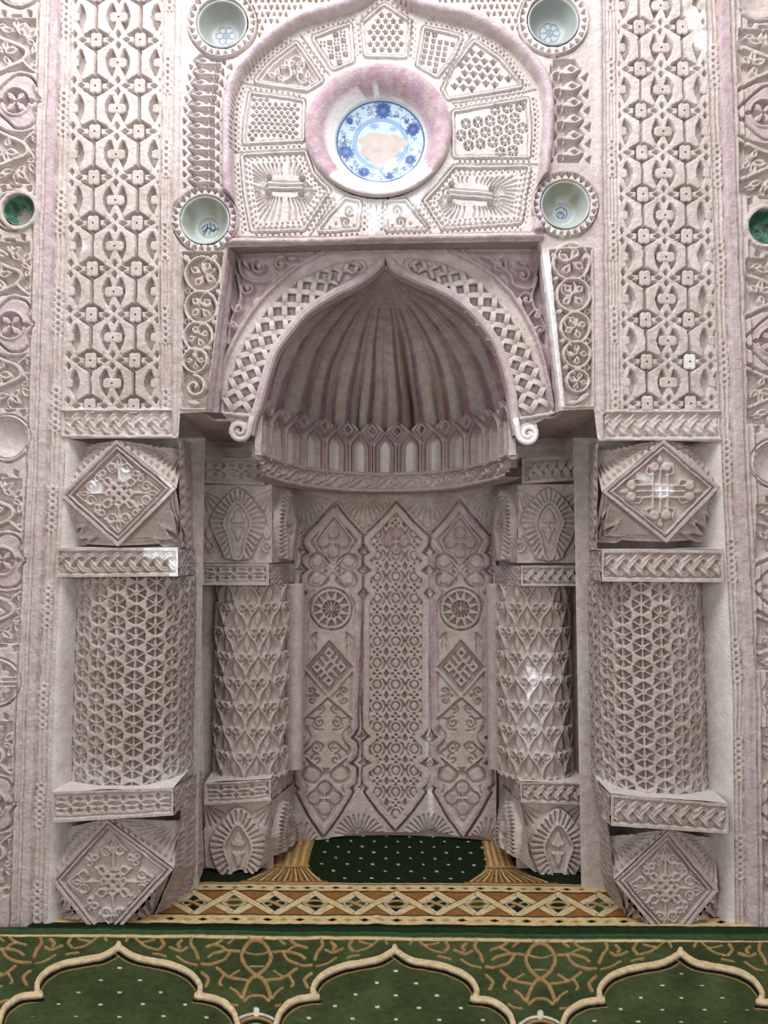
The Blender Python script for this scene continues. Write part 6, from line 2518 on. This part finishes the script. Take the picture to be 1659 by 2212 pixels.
def blue_dish(U, V, R):
    wht, blu, dk, pale = np.array(lin(172, 192, 206)), np.array(lin(50, 80, 142)), np.array(lin(40, 54, 100)), np.array(lin(104, 136, 186))
    C = np.zeros(U.shape + (3,)) + wht
    nz = vnoise(U * 50, V * 50, 6, 12)

    def add(a, c):
        nonlocal C
        C = C + (c - C) * np.clip(a, 0, 1)[..., None]
    add(ss(np.abs(R - .60) - .035, .02) * .7, pale)
    add(ss(np.abs(R - .55) - .008, .012) * .9, blu)
    add(ss(np.abs(R - .97) - .02, .015) * .9, dk)
    T = np.arctan2(V, U)
    # peony heads and leafy sprays round the rim
    for (a, r, s_) in ((-1.50, .78, .17), (-.42, .80, .15), (2.86, .80, .16), (2.05, .80, .13), (.55, .78, .12), (1.35, .82, .10), (-2.5, .86, .08)):
        d = np.hypot(U - r * math.cos(a), V - r * math.sin(a)) - s_ * (1 + .10 * np.sin(11 * np.arctan2(V - r * math.sin(a), U - r * math.cos(a))))
        add(ss(d, .02) * .92, blu)
        add(ss(np.abs(d + s_ * .45) - .012, .015) * .7, dk)
        add(ss(d + s_ * .75, .02) * .6, pale)
    rg = np.random.default_rng(4)
    for q in range(110):
        a, r = rg.uniform(0, 2 * PI), rg.uniform(.66, .92)
        x, y, s_ = r * math.cos(a), r * math.sin(a), rg.uniform(.018, .034)
        for b in range(3):
            an = b * 2.1 + a
            add(ss(np.hypot(U - x - s_ * math.cos(an), V - y - s_ * math.sin(an)) - s_ * .62, .012) * .9, dk if q % 3 else blu)
    for q in range(7):
        a = q * .9 + .2
        x, y = .78 * math.cos(a), .78 * math.sin(a)
        add(ss(np.abs(np.hypot(U - x, V - y) - .17) - .006, .010) * .8, blu)
    for (a, r, s_) in ((2.2, .42, .12), (-1.9, .45, .10), (.6, .45, .13), (-.9, .46, .08)):
        d = np.hypot((U - r * math.cos(a)), (V - r * math.sin(a)) * 1.5) - s_
        add(ss(d, .03) * .7, pale)
    # bare patch where the glaze and the centre are broken away
    d = sd_poly(U, V, smooth([(-.50, -.10), (-.30, -.26), (-.12, -.30), (.06, -.24), (.30, -.22), (.52, -.12), (.66, -.04), (.46, .14), (.28, .34), (.10, .46), (.02, .60), (-.16, .54), (-.26, .36), (-.44, .26), (-.42, .08)], 4, True)) + .03 * nz
    add(ss(d, .012), np.array(lin(178, 166, 160)) * (1 + .10 * nz)[..., None])
    d = sd_poly(U, V, [(.08, .48), (.16, .40), (.40, .44), (.30, .60), (.16, .68), (.12, .84), (.10, .66)]) + .02 * nz
    add(ss(d, .012), np.array(lin(236, 238, 240)))
    add(ss(sd_line(U, V, [(-.18, -.95), (-.17, -.5), (-.13, -.3)]) - .008, .01) * .8, np.array(lin(170, 140, 110)))
    return C


pr = [(1.02, 33), (1.0, 35)]
for r_ in np.linspace(.985, .02, 90):
    pr.append((r_, 35 + 12 * (1 - r_ ** 3)))
pr.append((0.0005, 47))
lathe_dish('blue_dish', 822, 287, 103, pr, blue_dish, 'large blue and white dish with broken plastered centre, set in the mauve ring', 'dish', seg=160, ry=99, mat=attr_mat('dull_glaze', 0.42, 0.25, 0, 0, 0.0, 0.06))

# ================================================================== floor and carpets
def box(name, x0, x1, y0, y1, z0, z1, mat, parent=None):
    v = [(x, y, z) for z in (z0, z1) for y in (y0, y1) for x in (x0, x1)]
    f = [(0, 2, 3, 1), (4, 5, 7, 6), (0, 1, 5, 4), (2, 6, 7, 3), (0, 4, 6, 2), (1, 3, 7, 5)]
    return raw_mesh(name, v, f, mat, parent, smooth_=False)


fl = box('floor', -4, 4, -5.5, 1.2, -0.06, -0.012, plain('floor_screed', lin(120, 112, 104)))
tag(fl, kind='structure')


class Paint(Fld):
    def __init__(s, x0, y0, x1, y1, step, base, seed, xs=None, ys=None):
        super().__init__(x0, y0, x1, y1, step, xs=xs, ys=ys, warp=0.55, seed=seed)
        s.C[:] = base
        s.e = 0.9

    def fill(s, pts, col, e=None, a=1.0, pile=0.0):
        k = s.wp(pts)
        if s.H[k].size:
            m = ss(sd_poly(s.X[k], s.Y[k], pts), e or s.e)[..., None] * a
            s.C[k] += (np.array(col) - s.C[k]) * m
            s.H[k] += m[..., 0] * pile

    def stroke(s, pts, wd, col, closed=False, pile=0.0, e=None):
        k = s.wp(pts, wd + 4)
        if s.H[k].size:
            m = ss(sd_line(s.X[k], s.Y[k], pts, closed) - wd / 2, e or s.e)[..., None]
            s.C[k] += (np.array(col) - s.C[k]) * m
            s.H[k] += m[..., 0] * pile


DKG, GRN, GR2 = lin(30, 42, 26), lin(68, 78, 48), lin(84, 94, 64)
BEI, TAN, BRN, BLK, WHT = lin(222, 196, 146), lin(186, 148, 96), lin(150, 104, 58), lin(20, 22, 20), lin(226, 222, 204)


def s_floor(z):
    def f(X, Y):
        p = floor_pt(X, Y, z)
        n = np.zeros_like(p)
        n[..., 2] = 1
        return p, n, 0.0008
    return f


# carpet inside the niche with its lozenge border
yy = np.concatenate([np.arange(1770, 1890, 2.0), np.arange(1890, 2008, 1.25), [2012]])
N = Paint(0, 0, 1, 1, 1.5, DKG, 81, xs=np.arange(60, 1640, 2.3), ys=yy)
N.Y = N.Y - (N.PX - 829) * 0.0065
dots = [(16 + 62.5 * i + (31 if j % 2 else 0), yv) for j, yv in enumerate((1806, 1817, 1829, 1841, 1854, 1867, 1882, 1897)) for i in range(9, 18)]
for (x, y) in dots:
    sc = 0.86 + 0.14 * (y - 1800) / 100
    x = 860 + (x - 860) * sc * 0.92
    if 680 < x < 1050:
        N.fill([(x - 2.6, y - 1), (x + 2.6, y - 1), (x + 2.6, y + 1.2), (x - 2.6, y + 1.2)], WHT, 0.7)
# woven column bases
for sg in (-1, 1):
    if sg < 0:
        sh = [(612, 1790), (686, 1790), (664, 1871), (588, 1871)]
        bell = smooth([(588, 1871), (570, 1880), (550, 1896), (520, 1909)], 4) + smooth([(706, 1909), (684, 1894), (672, 1880), (664, 1871)], 4)
    else:
        sh = [(1036, 1790), (1080, 1790), (1112, 1871), (1052, 1871)]
        bell = smooth([(1052, 1871), (1046, 1882), (1034, 1894), (1004, 1909)], 4) + smooth([(1200, 1909), (1160, 1896), (1136, 1882), (1112, 1871)], 4)
    N.fill(sh, TAN)
    N.fill(bell, BRN)
    for k in range(9):
        t = (k + .5) / 9
        a, b = np.array(sh[0]) * (1 - t) + np.array(sh[1]) * t, np.array(sh[3]) * (1 - t) + np.array(sh[2]) * t
        N.stroke([tuple(a), tuple(b)], 2.6, BEI if k % 2 else BRN)
    for k in range(13):
        t = (k + .5) / 13
        b0 = np.array(sh[3]) * (1 - t) + np.array(sh[2]) * t
        x1 = (530 + 168 * t) if sg < 0 else (1010 + 180 * t)
        N.stroke([(b0[0], 1874), (0.6 * b0[0] + .4 * x1, 1888), (x1, 1903)], 2.8, TAN if k % 2 else BEI)
        N.stroke([(b0[0] + 3, 1874), (0.6 * b0[0] + .4 * x1 + 4, 1888), (x1 + 6, 1903)], 1.6, BLK)
    N.stroke([(sh[3][0] - 2, 1871), (sh[2][0] + 2, 1871)], 4, TAN)
    N.stroke([(sh[3][0] - 2, 1874), (sh[2][0] + 2, 1874)], 1.4, BLK)
    xa, xb = (522, 706) if sg < 0 else (1004, 1204)
    N.stroke([(xa, 1906), (xb, 1906)], 4, BRN)
N.stroke([(60, 1909), (1640, 1909)], 2, BEI)
N.fill([(60, 1911), (1640, 1911), (1640, 1926), (60, 1926)], BEI)
N.stroke([(60, 1911), (1640, 1911)], 1.6, BLK)
N.stroke([(60, 1926), (1640, 1926)], 2.4, BLK)
N.fill([(60, 1927.5), (1640, 1927.5), (1640, 1977), (60, 1977)], BRN)
for i in range(-10, 26):
    x = 476 + 31.2 * i * 1.0
    c = BLK if i % 2 == 0 else BRN
    w_ = 10 if i % 2 == 0 else 9
    N.fill([(x - w_, 1918.5), (x, 1915.8), (x + w_, 1918.5), (x, 1921.3)], c, 0.8)
per = 87.5
for i in range(-6, 14):
    x = 506 + per * i
    N.fill([(x - 40, 1952), (x, 1930), (x + 40, 1952), (x, 1975)], DKG if i % 3 else GRN)
    if i % 2:
        N.stroke(smooth([(x - 20, 1945), (x - 4, 1950), (x + 20, 1960)], 4), 6, TAN)
        N.stroke([(x + 4, 1948), (x + 20, 1945)], 4, TAN)
        N.stroke([(x - 18, 1958), (x - 8, 1955)], 4, TAN)
    else:
        N.stroke(circ(x, 1952, 20, 14, 6.5), 4.2, TAN, True)
for par in (0, 1):
    for i in range(-7, 15):
        x = 506 + per * i + per / 2
        up = (i + par) % 2
        a, b = ((x - per / 2, 1929), (x + per / 2, 1976)) if up else ((x - per / 2, 1976), (x + per / 2, 1929))
        for (w_, c) in ((13.5, BLK), (10.5, BEI)):
            N.stroke([a, b], w_, c)
    # two strands cross over
for i in range(-6, 14):
    x = 506 + per * i
    N.stroke([(x - 26, 1952), (x, 1934), (x + 26, 1952), (x, 1971), (x - 26, 1952)], 1.8, WHT)
N.fill([(60, 1977), (1640, 1977), (1640, 1997), (60, 1997)], BEI)
N.stroke([(60, 1977.5), (1640, 1977.5)], 2.4, BLK)
N.stroke([(60, 1998), (1640, 1998)], 2.4, BLK)
for i in range(-12, 34):
    x = 438 + 35.0 * i
    c = BLK if i % 2 == 0 else TAN
    N.fill([(x - 12, 1987.5), (x, 1983.8), (x + 12, 1987.5), (x, 1991)], c, 0.8)
N.fill([(60, 1999), (1640, 1999), (1640, 2030), (60, 2030)], DKG)
N.H *= 0
N.H += 3.0 * np.exp(-((N.PX - 815) / 14.0) ** 2) * (N.PY > 1925)
nc = N.emit('niche_carpet', s_floor(0.0), None, CARPET)
tag(nc, 'dark green carpet with lozenge border and woven columns, inside the niche', 'carpet')

# prayer carpet in front, rows of cusped arches
yy = np.concatenate([np.arange(2003, 2216, 1.5), np.arange(2216, 2560, 8.0)])
xx = np.concatenate([np.arange(-420, -14, 10.0), np.arange(-14, 1674, 2.3), np.arange(1674, 2090, 10.0)])
G = Paint(0, 0, 1, 1, 1.5, GRN, 83, xs=xx, ys=yy)
nz = vnoise(G.PX, G.PY * 1.4, 60, 4)[..., None]
G.C[:] = np.array(GRN) * (1 + 0.22 * nz) + 0.10 * np.clip(nz, 0, 1) * np.array(GR2)
slope = lambda x: (np.asarray(x) - 829) * 0.0105
G.Y = G.Y - slope(G.PX)
G.fill([(-420, 1990), (2090, 1990), (2090, 2013), (-420, 2013)], lin(36, 58, 34))
G.fill([(-420, 2012), (2090, 2012), (2090, 2023), (-420, 2023)], lin(66, 90, 62))
G.stroke([(-420, 2012.5), (2090, 2012.5)], 1.5, BLK)
G.stroke([(-420, 2019), (2090, 2019)], 1.2, lin(34, 50, 34))
G.fill([(-420, 2024), (2090, 2024), (2090, 2031), (-420, 2031)], BEI)
half = [(0, 0), (38, 22), (110, 36), (153, 54), (175, 79), (175, 101), (168, 104), (211, 110), (244, 132), (256, 160), (262, 200), (250, 250), (262, 300), (262, 500)]


def motif(cx, cy):
    arch = smooth([(-x, y) for x, y in half[:0:-1]], 3) + smooth(half, 3)
    A = [(cx + x, cy + y) for x, y in arch]
    A = [(cx + x, cy + y) for x, y in [(-q, r) for q, r in half[:0:-1]] + half]
    Ls = [(cx - x, cy + y) for x, y in smooth(half[:6], 5)] , [(cx + x, cy + y) for x, y in smooth(half[:6], 5)]
    Lo = [(cx - x, cy + y) for x, y in smooth(half[6:], 5)], [(cx + x, cy + y) for x, y in smooth(half[6:], 5)]
    for q in Ls + Lo:
        sgx = 1 if q[-1][0] > cx else -1
        G.stroke([(x - sgx * 5, y + 8) for x, y in q], 7, BLK)
        G.stroke([(x - sgx * 9, y + 12) for x, y in q], 1.6, TAN)
        G.stroke([(x + sgx * 2, y - 4) for x, y in q], 9, BLK)
    for q in Ls + Lo:
        G.stroke(q, 11.5, lin(228, 204, 164), pile=6.0)
    for j in range(9):
        for i in range(-4, 5):
            x, y = cx + i * (82 + 3 * j) + (0 if j % 2 else 41) - 41 + 2, cy + 43 + j * 26
            if abs(x - cx) < np.interp(y - cy, [30, 60, 100, 110, 160, 400], [40, 110, 150, 190, 235, 240]):
                G.fill([(x - 4, y - 1.6), (x + 4, y - 2.2), (x + 4.5, y + 2), (x - 3.4, y + 2.4)], WHT, 0.8)


def knot(cx, cy):
    tanc = lin(170, 132, 90)

    def sk(pts, wd=8):
        wd = wd * .66
        for sg in (1, -1):
            q = smooth([(cx + sg * x, cy + y) for x, y in pts], 4)
            G.stroke([(x + 1.2, y - 1.4) for x, y in q], wd, lin(200, 170, 112))
            G.stroke(q, wd - 1.5, tanc, pile=2.0)
    sk([(0, -34), (18, -26), (32, 0), (24, 22), (6, 40), (-14, 52), (-26, 76), (-30, 92)], 10)
    sk([(38, -8), (62, -10), (92, -4), (104, 4)])
    sk([(58, -6), (70, 10), (98, 20), (118, 20)])
    sk([(72, -36), (84, -26), (108, -18)])
    sk([(88, -22), (76, -18), (68, -12)], 7)
    sk([(140, -36), (142, -22), (132, -8), (126, 8)], 9)
    sk([(162, -30), (170, -22), (166, -16)], 9)
    sk([(150, -14), (164, -8), (186, -16)], 8)
    sk([(130, 22), (152, 16), (172, 4)], 6)
    sk([(38, 34), (58, 46), (72, 44)], 6)
    sk([(22, 54), (58, 48), (86, 28)], 8)
    sk([(72, 46), (80, 60), (76, 66)], 7)
    sk([(118, 38), (104, 52), (110, 68)], 9)
    sk([(34, 92), (42, 80), (56, 70)], 7)
    sk([(0, 86), (14, 88), (26, 98)], 8)
    sk([(42, 108), (58, 106), (70, 100)], 7)
    sk([(206, -34), (200, -22), (208, -12)], 9)
    sk([(222, -32), (236, -28), (248, -26)], 6)
    sk([(214, -10), (240, -18), (264, -36)], 6)
    sk([(18, -40), (10, -34)], 6)
    sk([(50, -34), (60, -26)], 7)
    sk([(196, 4), (208, 0), (222, -2)], 6)
    sk([(278, -36), (282, -28)], 7)
    sk([(0, -2), (16, -4), (26, -8)], 5)
    sk([(0, 24), (14, 24)], 4)
    # crest of the medallion below
    for (r, c, w_) in ((46, WHT, 5), (38, tanc, 6), (30, BLK, 4), (22, WHT, 5)):
        G.stroke([(cx + r * 1.25 * math.cos(t), cy + 170 - r * math.sin(t)) for t in np.linspace(0, PI, 24)], w_, c)
    G.stroke([(cx, cy + 116), (cx, cy + 124)], 12, WHT)


for cx, cy in ((-54, 2068), (553, 2068), (1167, 2068), (1780, 2068)):
    knot(cx, cy)
for cx, cy in ((-350, 2054), (256, 2054), (853, 2054), (1470, 2054), (2080, 2054)):
    motif(cx, cy)
gc = G.emit('prayer_carpet', s_floor(0.012), None, CARPET)
tag(gc, 'green prayer carpet with cream cusped arches, in front of the mihrab', 'carpet')
